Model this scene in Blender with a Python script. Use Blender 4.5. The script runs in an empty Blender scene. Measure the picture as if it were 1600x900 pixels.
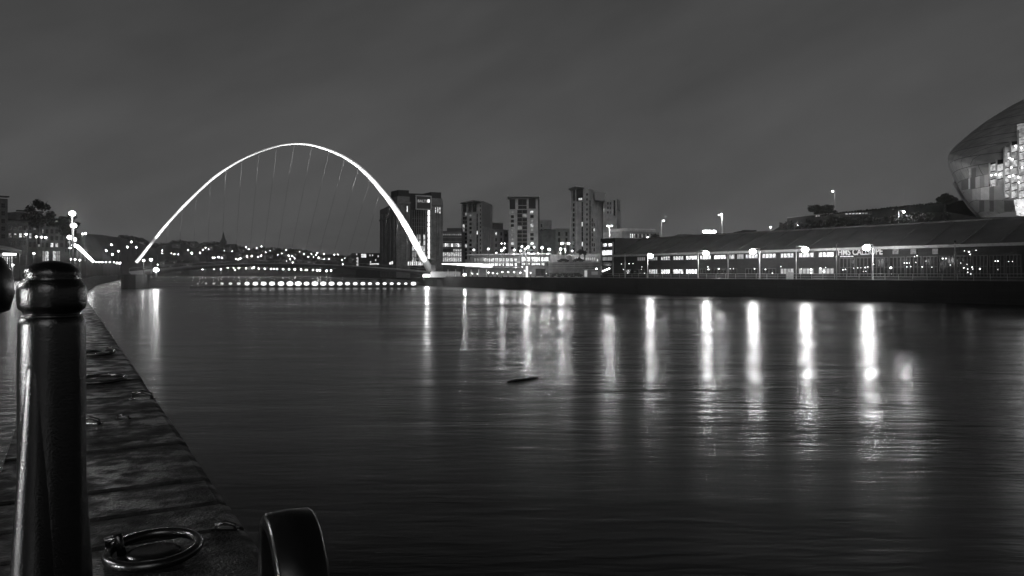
import bpy, bmesh, math, random
from mathutils import Vector, Matrix
random.seed(7)
R = math.radians
SC = bpy.context.scene
C = SC.collection

# ---------------------------------------------------------------- camera
F = 1200.0; HX = 800.0; HY = 427.0; CZ = 5.0
cam_d = bpy.data.cameras.new("camera"); cam = bpy.data.objects.new("camera", cam_d); C.objects.link(cam)
cam.location = (0, 0, CZ); cam.rotation_euler = (R(90), 0, 0)
cam_d.sensor_width = 36; cam_d.lens = 36 * F / 1600
cam_d.shift_y = (HY - 450) / 1600
cam_d.clip_start = 0.05; cam_d.clip_end = 8000
SC.camera = cam

# ---------------------------------------------------------------- world, dusk glow
SKY_K = .96
w = bpy.data.worlds.new("World"); SC.world = w; w.use_nodes = True
nt = w.node_tree; nt.nodes.clear()
def nd(t, **k):
    n = nt.nodes.new(t)
    for a, b in k.items(): setattr(n, a, b)
    return n
sky = nd("ShaderNodeTexSky", sky_type='NISHITA', sun_disc=False)
sky.sun_elevation = R(-2); sky.sun_rotation = R(200); sky.air_density = 1; sky.dust_density = 3
bw = nd("ShaderNodeRGBToBW"); nt.links.new(sky.outputs[0], bw.inputs[0])
tc = nd("ShaderNodeTexCoord"); sep = nd("ShaderNodeSeparateXYZ"); nt.links.new(tc.outputs['Generated'], sep.inputs[0])
ramp = nd("ShaderNodeValToRGB"); nt.links.new(sep.outputs['Z'], ramp.inputs[0])
ramp.color_ramp.elements[0].position = 0.0; ramp.color_ramp.elements[0].color = (.088,)*3 + (1,)
ramp.color_ramp.elements[1].position = 0.7; ramp.color_ramp.elements[1].color = (.005,)*3 + (1,)
e = ramp.color_ramp.elements.new(0.16); e.color = (.074,)*3 + (1,)
e = ramp.color_ramp.elements.new(0.33); e.color = (.057,)*3 + (1,)
e = ramp.color_ramp.elements.new(0.40); e.color = (.012,)*3 + (1,)
mp = nd("ShaderNodeMapping"); mp.inputs['Scale'].default_value = (1.3, 1.4, 4.6)
mp0 = nd("ShaderNodeMapping"); mp0.inputs['Rotation'].default_value = (0, R(24), 0)
nt.links.new(tc.outputs['Generated'], mp0.inputs[0]); nt.links.new(mp0.outputs[0], mp.inputs[0])
nz = nd("ShaderNodeTexNoise"); nz.inputs['Scale'].default_value = 2.4; nz.inputs['Detail'].default_value = 5; nz.inputs['Roughness'].default_value = .55
nt.links.new(mp.outputs[0], nz.inputs['Vector'])
mr = nd("ShaderNodeMapRange"); nt.links.new(nz.outputs[0], mr.inputs[0])
mr.inputs[1].default_value = .3; mr.inputs[2].default_value = .75; mr.inputs[3].default_value = .86; mr.inputs[4].default_value = 1.26
m1 = nd("ShaderNodeMath", operation='MULTIPLY'); nt.links.new(ramp.outputs[0], m1.inputs[0]); nt.links.new(mr.outputs[0], m1.inputs[1])
m2 = nd("ShaderNodeMath", operation='MULTIPLY'); nt.links.new(bw.outputs[0], m2.inputs[0]); m2.inputs[1].default_value = .02
m3 = nd("ShaderNodeMath", operation='ADD'); nt.links.new(m1.outputs[0], m3.inputs[0]); nt.links.new(m2.outputs[0], m3.inputs[1])
bg = nd("ShaderNodeBackground"); nt.links.new(m3.outputs[0], bg.inputs[0]); bg.inputs[1].default_value = SKY_K
wo = nd("ShaderNodeOutputWorld"); nt.links.new(bg.outputs[0], wo.inputs[0])

sd = bpy.data.lights.new("dusk_glow", 'SUN'); sd.energy = .34; sd.angle = R(30); sd.color = (1, 1, 1)
so = bpy.data.objects.new("dusk_glow", sd); C.objects.link(so)
so.rotation_euler = (R(62), 0, R(6))        # from behind and left of the camera

SC.view_settings.view_transform = 'Standard'; SC.view_settings.look = 'None'
SC.view_settings.exposure = 0; SC.view_settings.gamma = 1; SC.view_settings.use_curve_mapping = False
SC.cycles.use_denoising = True
SC.cycles.sample_clamp_indirect = 4
SC.cycles.max_bounces = 5; SC.cycles.diffuse_bounces = 2; SC.cycles.glossy_bounces = 3
SC.cycles.use_light_tree = True
SC.cycles.caustics_reflective = False; SC.cycles.caustics_refractive = False

# ---------------------------------------------------------------- helpers
def P(px, py, Y): return Vector(((px - HX) * Y / F, Y, CZ + (HY - py) * Y / F))
def ZY(py, Y): return CZ + (HY - py) * Y / F
def col_on(px, A, B):
    """plan point where the view column px meets the plan line A-B"""
    k = (px - HX) / F
    dx, dy = B[0] - A[0], B[1] - A[1]
    t = (k * A[1] - A[0]) / (dx - k * dy)
    return Vector((A[0] + dx * t, A[1] + dy * t, 0))

MATS = {}
def mat(name, v=.3, rough=.6, metal=0., noise=.25, nscale=3., bump=0., bscale=20., spec=.5, obj=True):
    if name in MATS: return MATS[name]
    m = bpy.data.materials.new(name); m.use_nodes = True; t = m.node_tree
    b = t.nodes['Principled BSDF']
    b.inputs['Roughness'].default_value = rough; b.inputs['Metallic'].default_value = metal
    b.inputs['Specular IOR Level'].default_value = spec
    co = t.nodes.new('ShaderNodeTexCoord')
    n = t.nodes.new('ShaderNodeTexNoise'); n.inputs['Scale'].default_value = nscale; n.inputs['Detail'].default_value = 6
    t.links.new(co.outputs['Object'], n.inputs['Vector'])
    r = t.nodes.new('ShaderNodeMapRange'); t.links.new(n.outputs[0], r.inputs[0])
    r.inputs[1].default_value = .25; r.inputs[2].default_value = .75
    r.inputs[3].default_value = v * (1 - noise); r.inputs[4].default_value = v * (1 + noise)
    t.links.new(r.outputs[0], b.inputs['Base Color'])
    if bump:
        n2 = t.nodes.new('ShaderNodeTexNoise'); n2.inputs['Scale'].default_value = bscale; n2.inputs['Detail'].default_value = 5
        t.links.new(co.outputs['Object'], n2.inputs['Vector'])
        bp = t.nodes.new('ShaderNodeBump'); bp.inputs['Strength'].default_value = 1; bp.inputs['Distance'].default_value = bump
        t.links.new(n2.outputs[0], bp.inputs['Height']); t.links.new(bp.outputs[0], b.inputs['Normal'])
    MATS[name] = m; return m
def brick(name, v, vm, w_=.6, h_=.3, rough=.75, mortar=.02, noise=.2, bump=0.):
    """masonry / panel material with joints, box-mapped on upright walls"""
    if name in MATS: return MATS[name]
    m = bpy.data.materials.new(name); m.use_nodes = True; t = m.node_tree; b = t.nodes['Principled BSDF']
    b.inputs['Roughness'].default_value = rough
    g = t.nodes.new('ShaderNodeNewGeometry'); s = t.nodes.new('ShaderNodeSeparateXYZ'); t.links.new(g.outputs['Position'], s.inputs[0])
    a = t.nodes.new('ShaderNodeMath'); a.operation = 'ADD'; t.links.new(s.outputs[0], a.inputs[0]); t.links.new(s.outputs[1], a.inputs[1])
    c = t.nodes.new('ShaderNodeCombineXYZ'); t.links.new(a.outputs[0], c.inputs[0]); t.links.new(s.outputs[2], c.inputs[1])
    br = t.nodes.new('ShaderNodeTexBrick'); t.links.new(c.outputs[0], br.inputs['Vector'])
    br.inputs['Color1'].default_value = (v*(1+noise),)*3 + (1,); br.inputs['Color2'].default_value = (v*(1-noise),)*3 + (1,)
    br.inputs['Mortar'].default_value = (vm,)*3 + (1,); br.inputs['Scale'].default_value = 1
    br.inputs['Mortar Size'].default_value = mortar; br.inputs['Brick Width'].default_value = w_; br.inputs['Row Height'].default_value = h_
    n = t.nodes.new('ShaderNodeTexNoise'); n.inputs['Scale'].default_value = .35; n.inputs['Detail'].default_value = 7
    t.links.new(g.outputs['Position'], n.inputs['Vector'])
    r = t.nodes.new('ShaderNodeMapRange'); t.links.new(n.outputs[0], r.inputs[0]); r.inputs[1].default_value=.3; r.inputs[2].default_value=.7
    r.inputs[3].default_value=.72; r.inputs[4].default_value=1.2
    mx = t.nodes.new('ShaderNodeMixRGB'); mx.blend_type='MULTIPLY'; mx.inputs[0].default_value=1
    t.links.new(br.outputs[0], mx.inputs[1]); t.links.new(r.outputs[0], mx.inputs[2]); t.links.new(mx.outputs[0], b.inputs['Base Color'])
    MATS[name] = m; return m
def emit(name, s, var=0., vs=1.):
    if name in MATS: return MATS[name]
    m = bpy.data.materials.new(name); m.use_nodes = True; t = m.node_tree; b = t.nodes['Principled BSDF']
    b.inputs['Base Color'].default_value = (.5, .5, .5, 1)
    b.inputs['Emission Color'].default_value = (1, 1, 1, 1); b.inputs['Emission Strength'].default_value = s
    if var:      # room contents, blinds: an uneven lit interior
        g = t.nodes.new('ShaderNodeNewGeometry'); n = t.nodes.new('ShaderNodeTexNoise'); n.inputs['Scale'].default_value = vs; n.inputs['Detail'].default_value = 3
        mpn = t.nodes.new('ShaderNodeMapping'); mpn.inputs['Scale'].default_value = (1, 1, .8)
        t.links.new(g.outputs['Position'], mpn.inputs[0]); t.links.new(mpn.outputs[0], n.inputs['Vector'])
        r = t.nodes.new('ShaderNodeMapRange'); t.links.new(n.outputs[0], r.inputs[0]); r.inputs[1].default_value=.36; r.inputs[2].default_value=.62
        r.inputs[3].default_value=s*(1-var); r.inputs[4].default_value=s*(1+var)
        t.links.new(r.outputs[0], b.inputs['Emission Strength'])
    MATS[name] = m; return m

iron = mat('painted cast iron', .008, .2, 0, .3, 8, .0007, 300, 1.)
steel = mat('galvanised steel', .35, .45, .6, .2, 4)
darksteel = mat('dark steel', .05, .5, .3, .3, 4)
white = mat('white painted steel', .8, .35, 0, .05, .4)
glass_dark = mat('dark window glass', .02, .06, 0, .2, 2, spec=.6)
lampglow = emit('lamp glow', 14)
lampglow_far = emit('distant lamp glow', 45)
lit = emit('lit window', .55, .98, 2.2)
lit_hi = emit('bright lit window', 1.1, .9, 1.5)
lit_lo = emit('dim lit window', .13, .9, 1.2)
frame_m = mat('window frame', .05, .5)

class MB:
    def __init__(s): s.bm = bmesh.new(); s.mi = 0
    def _f(s, vs, smooth=False):
        try: f = s.bm.faces.new(vs); f.material_index = s.mi; f.smooth = smooth
        except ValueError: pass
    def face(s, pts): s._f([s.bm.verts.new(p) for p in pts]); return s
    def prism(s, poly, z0, z1):
        a = [s.bm.verts.new((p[0], p[1], z0)) for p in poly]; b = [s.bm.verts.new((p[0], p[1], z1)) for p in poly]
        n = len(poly)
        for i in range(n): s._f([a[i], a[(i+1) % n], b[(i+1) % n], b[i]])
        s._f(b); s._f(a[::-1]); return s
    def box(s, c, size, rz=0, M=None):
        M = M or (Matrix.Translation(c) @ Matrix.Rotation(rz, 4, 'Z'))
        x, y, z = [d / 2 for d in size]
        v = [s.bm.verts.new(M @ Vector(p)) for p in ((-x,-y,-z),(x,-y,-z),(x,y,-z),(-x,y,-z),(-x,-y,z),(x,-y,z),(x,y,z),(-x,y,z))]
        for f in ((0,3,2,1),(4,5,6,7),(0,1,5,4),(1,2,6,5),(2,3,7,6),(3,0,4,7)): s._f([v[i] for i in f])
        return s
    def tube(s, pts, rad, n=8, cap=True):
        pts = [Vector(p) for p in pts]; rings = []
        rad = rad if isinstance(rad, (list, tuple)) else [rad] * len(pts)
        for i, p in enumerate(pts):
            d = (pts[min(i+1, len(pts)-1)] - pts[max(i-1, 0)]).normalized()
            up = Vector((0,0,1)) if abs(d.z) < .9 else Vector((1,0,0))
            a = d.cross(up).normalized(); b = a.cross(d)
            rr = rad[i] if isinstance(rad[i], tuple) else (rad[i], rad[i])
            rings.append([s.bm.verts.new(p + a*math.cos(2*math.pi*k/n)*rr[0] + b*math.sin(2*math.pi*k/n)*rr[1]) for k in range(n)])
        for i in range(len(rings)-1):
            for k in range(n): s._f([rings[i][k], rings[i][(k+1)%n], rings[i+1][(k+1)%n], rings[i+1][k]], True)
        if cap: s._f(rings[0][::-1]); s._f(rings[-1])
        return s
    def lathe(s, prof, c=(0,0,0), n=24, M=None):
        c = Vector(c); rings = []
        for r, z in prof:
            rings.append([s.bm.verts.new(((M @ Vector((r*math.cos(2*math.pi*k/n), r*math.sin(2*math.pi*k/n), z))) if M else c + Vector((r*math.cos(2*math.pi*k/n), r*math.sin(2*math.pi*k/n), z)))) for k in range(n)])
        for i in range(len(rings)-1):
            for k in range(n): s._f([rings[i][k], rings[i][(k+1)%n], rings[i+1][(k+1)%n], rings[i+1][k]], True)
        s._f(rings[0][::-1]); s._f(rings[-1]); return s
    def ball(s, c, r, sub=2, sc=(1,1,1)):
        M = Matrix.Translation(c) @ Matrix.Diagonal((sc[0], sc[1], sc[2], 1))
        before = set(s.bm.faces)
        bmesh.ops.create_icosphere(s.bm, subdivisions=sub, radius=r, matrix=M)
        for f in s.bm.faces:
            if f not in before: f.material_index = s.mi; f.smooth = True
        return s
    def build(s, name, m, parent=None, label=None, cat=None, group=None, kind=None, origin=None):
        me = bpy.data.meshes.new(name)
        if origin is not None: bmesh.ops.translate(s.bm, verts=s.bm.verts, vec=-Vector(origin))
        bmesh.ops.recalc_face_normals(s.bm, faces=s.bm.faces)
        s.bm.to_mesh(me); s.bm.free()
        for q in (m if isinstance(m, (list, tuple)) else [m]): me.materials.append(q)
        o = bpy.data.objects.new(name, me); C.objects.link(o)
        if origin is not None: o.location = origin
        if parent: o.parent = parent
        tag(o, label, cat, group, kind); return o
def tag(o, label=None, cat=None, group=None, kind=None):
    if label: o['label'] = label
    if cat: o['category'] = cat
    if group: o['group'] = group
    if kind: o['kind'] = kind
    return o
def thing(name, label, cat, loc=(0,0,0), group=None, rz=0):
    o = bpy.data.objects.new(name, None); C.objects.link(o); o.location = loc; o.rotation_euler = (0,0,rz); o.empty_display_size = .2
    return tag(o, label, cat, group)
def copy_tree(o, parent=None):
    c = o.copy(); C.objects.link(c)
    if parent: c.parent = parent
    for ch in list(o.children): copy_tree(ch, c)
    return c
def point(name, loc, energy, parent=None, rad=.25, kind='POINT'):
    l = bpy.data.lights.new(name, kind); l.energy = energy; l.shadow_soft_size = rad
    o = bpy.data.objects.new(name, l); C.objects.link(o); o.location = loc
    if parent: o.parent = parent
    return o

# ================================================================ SETTING
# ---- water
def water_mat():
    m = bpy.data.materials.new('river water'); m.use_nodes = True; t = m.node_tree; b = t.nodes['Principled BSDF']
    b.inputs['Base Color'].default_value = (.001,.001,.001,1); b.inputs['Specular IOR Level'].default_value = .38; b.inputs['IOR'].default_value = 1.33
    g = t.nodes.new('ShaderNodeNewGeometry')
    def noise(sc, scale, det=3, rot=0):
        mpn = t.nodes.new('ShaderNodeMapping'); mpn.inputs['Scale'].default_value = sc; mpn.inputs['Rotation'].default_value = (0,0,rot)
        t.links.new(g.outputs['Position'], mpn.inputs[0])
        n = t.nodes.new('ShaderNodeTexNoise'); n.inputs['Scale'].default_value = scale; n.inputs['Detail'].default_value = det
        n.inputs['Distortion'].default_value = .3
        t.links.new(mpn.outputs[0], n.inputs['Vector']); return n
    patch = noise((.14, 1, 1), .06, 3, R(5))
    r = t.nodes.new('ShaderNodeMapRange'); t.links.new(patch.outputs[0], r.inputs[0])
    r.inputs[1].default_value = .36; r.inputs[2].default_value = .66; r.inputs[3].default_value = .17; r.inputs[4].default_value = .27
    # current line: ruffled water beyond it, slack calm water on the near side
    sp_ = t.nodes.new('ShaderNodeVectorMath'); sp_.operation = 'DOT_PRODUCT'; t.links.new(g.outputs['Position'], sp_.inputs[0]); sp_.inputs[1].default_value = (.88, .48, 0)
    wn = noise((.5, 1, 1), .12, 3)
    ad = t.nodes.new('ShaderNodeMath'); ad.operation = 'MULTIPLY_ADD'; t.links.new(wn.outputs[0], ad.inputs[0]); ad.inputs[1].default_value = 16; t.links.new(sp_.outputs['Value'], ad.inputs[2])
    mk = t.nodes.new('ShaderNodeMapRange'); mk.interpolation_type = 'SMOOTHSTEP'; t.links.new(ad.outputs[0], mk.inputs[0]); mk.inputs[1].default_value = 24; mk.inputs[2].default_value = 30
    mxr = t.nodes.new('ShaderNodeMix'); t.links.new(mk.outputs[0], mxr.inputs[0]); mxr.inputs[2].default_value = .23; t.links.new(r.outputs[0], mxr.inputs[3])
    t.links.new(mxr.outputs[0], b.inputs['Roughness'])
    n1 = noise((.22, 1, 1), 3.2, 3, R(3)); n2 = noise((.3, 1, 1), .34, 3, R(-5))
    a = t.nodes.new('ShaderNodeMath'); a.operation='MULTIPLY_ADD'; t.links.new(n2.outputs[0], a.inputs[0]); a.inputs[1].default_value = 4.5; t.links.new(n1.outputs[0], a.inputs[2])
    r2 = t.nodes.new('ShaderNodeMapRange'); t.links.new(patch.outputs[0], r2.inputs[0]); r2.inputs[1].default_value=.35; r2.inputs[2].default_value=.65
    r2.inputs[3].default_value=.022; r2.inputs[4].default_value=.05
    bp = t.nodes.new('ShaderNodeBump'); bp.inputs['Strength'].default_value = 1; mm_ = t.nodes.new('ShaderNodeMapRange'); t.links.new(mk.outputs[0], mm_.inputs[0]); mm_.inputs[3].default_value = .3; mm_.inputs[4].default_value = 1
    mu = t.nodes.new('ShaderNodeMath'); mu.operation = 'MULTIPLY'; t.links.new(r2.outputs[0], mu.inputs[0]); t.links.new(mm_.outputs[0], mu.inputs[1]); t.links.new(mu.outputs[0], bp.inputs['Distance'])
    t.links.new(a.outputs[0], bp.inputs['Height']); t.links.new(bp.outputs[0], b.inputs['Normal'])
    return m
MB().face([(-2500,-400,0),(2500,-400,0),(2500,3500,0),(-2500,3500,0)]).build('river_water', water_mat(), kind='structure')
QZ = 3.75
# ---- north (near) quay
NQ = [(.9 - .577*y, y) for y in (-60, -10, 150)] + [(-155.4,285),(-199,370),(-268,520),(-400,800),(-560,1150)]
wet = mat('wet paving', .05, .2, 0, .5, 1.2, .02, 5, .7)
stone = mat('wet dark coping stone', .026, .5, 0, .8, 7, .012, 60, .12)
def wetten(m, sc, lo, hi):
    t = m.node_tree; b = t.nodes['Principled BSDF']; co = t.nodes.new('ShaderNodeTexCoord'); n = t.nodes.new('ShaderNodeTexNoise')
    n.inputs['Scale'].default_value = sc; n.inputs['Detail'].default_value = 8; t.links.new(co.outputs['Object'], n.inputs['Vector'])
    r = t.nodes.new('ShaderNodeMapRange'); t.links.new(n.outputs[0], r.inputs[0]); r.inputs[1].default_value = .4; r.inputs[2].default_value = .6
    r.inputs[3].default_value = lo; r.inputs[4].default_value = hi; t.links.new(r.outputs[0], b.inputs['Roughness'])
wetten(stone, 6, .3, .8)
COPW = 1.15
def inset(line, d):
    out = []
    for i, p in enumerate(line):
        a = Vector(line[max(i-1,0)]); b = Vector(line[min(i+1,len(line)-1)])
        t_ = (b - a).normalized(); nrm = Vector((-t_.y, t_.x))
        out.append((p[0] + nrm.x*d, p[1] + nrm.y*d))
    return out
NQi = inset(NQ, COPW)
MB().prism(NQi + [(-2400,1150),(-2400,-60)], -3, QZ).build('promenade_ground', wet, kind='structure')
# coping: slabs with open joints, rounded nosing, down to the river wall
mb = MB(); d = Vector((-.4998, .8661)); nrm = Vector((-.8661, -.4998)); o0 = Vector((.9, 0))
rnd = random.Random(3)
jl = [(-8,.02),(1.0,.03),(2.3,.04),(3.55,.03),(4.42,.035),(4.93,.085),(5.50,.075),(6.6,.02),(7.75,.03),(9.2,.05),(10.5,.05),(13.0,.06),(16.0,.07)] + [(16+2.7*k,.04) for k in range(1,59)]
for ji in range(len(jl)-1):
    s_, L, gap = jl[ji][0], jl[ji+1][0]-jl[ji][0], jl[ji+1][1]
    zt = QZ + rnd.uniform(-.008, .008)
    prof = [(COPW+.0, zt), (.07, zt), (.025, zt-.02), (0, zt-.07), (0, -3), (COPW, -3)]
    ring = []
    for ss in (s_, s_+.012, s_+L-gap-.012, s_+L-gap):
        dz = .01 if ss in (s_, s_+L-gap) else 0
        ring.append([mb.bm.verts.new((o0.x + d.x*ss + nrm.x*u, o0.y + d.y*ss + nrm.y*u, z - (dz if z > 0 else 0))) for u, z in prof])
    for i in range(3):
        for k in range(6): mb._f([ring[i][k], ring[i][(k+1)%6], ring[i+1][(k+1)%6], ring[i+1][k]])
    mb._f(ring[0]); mb._f(ring[3][::-1])
mb.build('quay_coping', stone, kind='structure')
pm = MB(); e0, e1 = o0 + d*(-8), o0 + d*175
a1, b1 = e0 + nrm*.06, e1 + nrm*.06; a2, b2 = e0 + nrm*1.14, e1 + nrm*1.14
pm.prism([tuple(a1), tuple(b1), tuple(b2), tuple(a2)], -3, QZ-.045).build('quay_joint_bed', mat('wet joint mortar', .02, .5), kind='structure')
# rest of the coping beyond the bend
mb = MB()
for i in range(2, len(NQ)-1): mb.prism([NQ[i], NQ[i+1], NQi[i+1], NQi[i]], -3, QZ+.02)
mb.build('quay_edge', stone, kind='structure')

# ---- Gateshead quay
GQ = [(190,-60),(140,25),(80,120),(58,155),(31,190),(18,215),(-25,300),(-34,330),(-50,430),(-68,545),(-125,750),(-260,1100)]
qwall = brick('quay wall stone', .014, .006, 1.4, .5, .8, .03)
yard = mat('quayside paving', .10, .55, 0, .4, .15, .01, 3)
MB().prism(GQ + [(-260,1160),(2400,1160),(2400,-60)], -3, QZ-.01).build('quayside_ground', [yard], kind='structure')
# river wall skin with sheet piling
mb = MB()
for i in range(len(GQ)-1):
    a = Vector(GQ[i]); b = Vector(GQ[i+1]); L = (b-a).length; t_ = (b-a)/L; n_ = Vector((-t_.y, t_.x))
    if i in (5, 6):       # corrugated steel piling
        k = 0; st = 1.2
        while k*st < L-st:
            p = a + t_*k*st; q = p + t_*st*.5; off = n_*.35
            mb.prism([tuple(p), tuple(q), tuple(q+off), tuple(p+t_*.15+off)], -3, QZ-.25); k += 1
    mb.prism([tuple(a), tuple(b), tuple(b+n_*.3), tuple(a+n_*.3)], -3, QZ+.03)
mb.build('river_wall', qwall, kind='structure')

# ---- far hills
def hill(name, pts, m, depth=260, base_y=None, bumps=5., nseg=160):
    """pts: (px, py skyline, Y crest, Y foot)"""
    mb = MB(); rows = 14; V = []
    for i in range(nseg+1):
        u = i/nseg*(len(pts)-1); k = min(int(u), len(pts)-2); f = u-k
        q = [pts[k][j]*(1-f)+pts[k+1][j]*f for j in range(4)]
        px, py, Yc, Yf = q; col = []
        zc = ZY(py, Yc) - 3
        for j in range(rows+4):
            v = j/rows
            if v <= 1:
                Y = Yf + (Yc-Yf)*v; z = 1 + (zc-1)*(v**.75) + (math.sin(px*.31+v*7)*1.2 + math.sin(px*.083+v*3)*1.5)*min(1, v*2)*min(1,(1-v)*3)
            else:
                Y = Yc + (v-1)*900; z = zc - (v-1)*40
            col.append(mb.bm.verts.new(((px-HX)*Y/F, Y, z)))
        V.append(col)
    for i in range(nseg):
        for j in range(rows+3): mb._f([V[i][j], V[i+1][j], V[i+1][j+1], V[i][j+1]], True)
    return mb.build(name, m, kind='structure')
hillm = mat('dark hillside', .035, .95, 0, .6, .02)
FAR = [(214,384,1400,1152),(230,382,1400,1152),(245,381,1400,1152),(268,378,1400,1152),(300,380,1400,1152),(335,381,1400,1152),(380,386,1400,1152),(430,388,1400,1152),(480,391,1400,1152),(520,398,1400,1152),(560,400,1400,1152),(640,400,1400,1152),(760,398,1400,1152)]
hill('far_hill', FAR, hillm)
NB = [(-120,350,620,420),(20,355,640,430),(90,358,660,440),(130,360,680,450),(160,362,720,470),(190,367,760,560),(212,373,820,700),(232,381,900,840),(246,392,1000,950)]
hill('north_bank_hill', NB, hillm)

def foliage(centers, seed, leaf=1., dens=60):
    """centres: (x,y,z,r). Loose leaf-clump faces through the volume"""
    rn = random.Random(seed); mb = MB()
    for (x, y, z, r) in centers:
        for _ in range(dens):
            v = Vector((rn.gauss(0,1), rn.gauss(0,1), rn.gauss(0,1))).normalized() * r * rn.uniform(.35, 1.05)
            c = Vector((x, y, z)) + Vector((v.x, v.y, v.z*.8)); s = leaf*rn.uniform(.6, 1.3)
            a = Vector((rn.gauss(0,1), rn.gauss(0,1), rn.gauss(0,1))).normalized(); b = a.orthogonal().normalized(); a2 = a.cross(b)
            mb.face([c+b*s, c+a2*s*.6, c-b*s, c-a2*s*.6])
    return mb
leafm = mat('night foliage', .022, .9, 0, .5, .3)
# far-off wood along the ridges
rn = random.Random(11); cs = []
sky_pts = [(190,367),(205,369),(222,372),(236,380),(262,379),(272,375),(283,375),(296,377),(308,381),(320,378),(332,377),(342,378),(356,382),(372,383),(383,387),(400,388),(424,386),(440,388),(452,388),(470,389),(484,392),(500,396),(520,397),(545,399),(570,399),(600,400)]
for i in range(len(sky_pts)-1):
    (xa, ya), (xb, yb) = sky_pts[i], sky_pts[i+1]
    n = max(2, int((xb-xa)/3))
    for k in range(n):
        px = xa+(xb-xa)*k/n + rn.uniform(-1,1); py = ya+(yb-ya)*k/n
        Y = 1390 if px > 245 else 780 + (px-190)*3.5
        p = P(px, py, Y); r = rn.uniform(3.5, 6)*Y/1300
        cs.append((p.x, p.y, p.z - r*.8, r))
foliage(cs, 5, 1.6, 40).build('distant_woodland', leafm, label='dark wooded skyline along the far hills', cat='woodland', kind='stuff')

# church spire on the skyline
ch = thing('church', 'tiny dark church spire rising above the wooded far skyline', 'church', P(349,381,1385))
q = P(349,381,1385)
MB().box((0,0,-2),(9,9,16)).build('tower', mat('dark masonry', .05, .9), ch)
MB().lathe([(4.5,6),(2,14),(.1,22)],n=8).build('spire', MATS['dark masonry'], ch)
MB().box((12,0,-5),(22,10,9)).build('nave', MATS['dark masonry'], ch)

# ================================================================ BUILDINGS
class Face:
    """an upright facade from plan point A to B (seen left to right); pixel columns map to real positions on it"""
    def __init__(s, A, B):
        s.A = Vector((A[0],A[1],0)); s.B = Vector((B[0],B[1],0)); s.u = (s.B-s.A).normalized(); s.n = Vector((s.u.y,-s.u.x,0))
        if s.n.dot(-s.A) < 0: s.n = -s.n
        s.ang = math.atan2(s.u.y, s.u.x)
    def at(s, px, py, off=0):
        p = col_on(px, s.A, s.B); Y = p.y; return Vector((p.x, p.y, ZY(py, Y))) + s.n*off
    def panel(s, px0, py0, px1, py1, off=.05, th=.1):
        """box covering that rectangle; returns centre,size"""
        a = s.at(px0, py0); b = s.at(px1, py0); c = s.at((px0+px1)/2, py1); t = s.at((px0+px1)/2, py0)
        w_ = (Vector((b.x,b.y,0))-Vector((a.x,a.y,0))).length; h_ = abs(t.z-c.z)
        ctr = (a+b)/2; ctr.z = (t.z+c.z)/2
        return ctr + s.n*off, (w_, th, h_)
WIN = {}
def win_mesh(kind, w_, h_, nx=2, ny=1):
    key = (kind, round(w_,1), round(h_,1), nx, ny)
    if key in WIN: return WIN[key]
    mm = {'stair':emit('stair light', 2.4, .3, .5), 'pub':emit('pub window light', 110, .4, 1.2), 'dark':glass_dark,'lit':lit,'hi':lit_hi,'lo':lit_lo}[kind]  # the strongest glow is the added inn window, for the post highlight
    pb = MB(); pb.box((0,-.02,0),(w_-.06,.04,h_-.06)); bmesh.ops.recalc_face_normals(pb.bm, faces=pb.bm.faces)
    pe = bpy.data.meshes.new('pane'); pb.bm.to_mesh(pe); pb.bm.free(); pe.materials.append(mm)
    mb = MB(); f = .1 if w_ < 2.4 else .17
    mb.box((0,-.03,h_/2-f/2),(w_,.1,f)); mb.box((0,-.03,-h_/2+f/2),(w_+.1,.16,f))
    for i in range(nx+1): mb.box((-w_/2+f/2+(w_-f)*i/nx,-.03,0),(f,.09,h_-2*f-.004))
    for j in range(1,ny): mb.box((0,-.026,-h_/2+h_*j/ny),(w_-2*f,.07,f*.7))
    bmesh.ops.recalc_face_normals(mb.bm, faces=mb.bm.faces)
    me = bpy.data.meshes.new('window'); mb.bm.to_mesh(me); mb.bm.free(); me.materials.append(frame_m)
    WIN[key] = (me, pe); return WIN[key]
def window(face, px0, py0, px1, py1, parent, kind='dark', nx=2, ny=1, off=.03, name='window'):
    c, sz = face.panel(px0, py0, px1, py1, off)
    me, pe = win_mesh(kind, max(.3,round(sz[0],1)), max(.3,round(sz[2],1)), nx, ny)
    o = bpy.data.objects.new(name, me); C.objects.link(o); pn = bpy.data.objects.new('pane', pe); C.objects.link(pn); pn.parent = o
    o.location = c; o.rotation_euler = (0,0,face.ang)
    if o.rotation_euler.z and (Matrix.Rotation(face.ang,3,'Z') @ Vector((0,-1,0))).dot(face.n) < 0: o.rotation_euler.z += math.pi
    o.parent = parent; return o
def fbox(face, px0, py0, px1, py1, off, th, name, m, parent, label=None):
    c, sz = face.panel(px0, py0, px1, py1, off, th)
    return MB().box(c, sz, face.ang).build(name, m, parent, label)
def block(A, B, depth, z0, z1, name, m, parent):
    f = Face(A, B); bk = -f.n*depth; A, B = f.A, f.B
    return MB().prism([(A.x,A.y),(B.x,B.y),(B.x+bk.x,B.y+bk.y),(A.x+bk.x,A.y+bk.y)], z0, z1).build(name, m, parent)
def XY(px, Y): return ((px-HX)*Y/F, Y)

concrete = brick('pale render panels', .62, .36, 3.0, 2.9, .8, .02, .06)
darkclad = brick('dark cladding', .09, .05, 1.5, 2.9, .6, .03, .15)
brickm = brick('old mill brick', .21, .12, .9, .32, .85, .03, .18)
brickdk = brick('dark roof masonry', .04, .03, .9, .32, .85, .03, .18)
roofm = brick('standing seam roof', .10, .07, .6, 30, .55, .03, .04)

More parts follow.
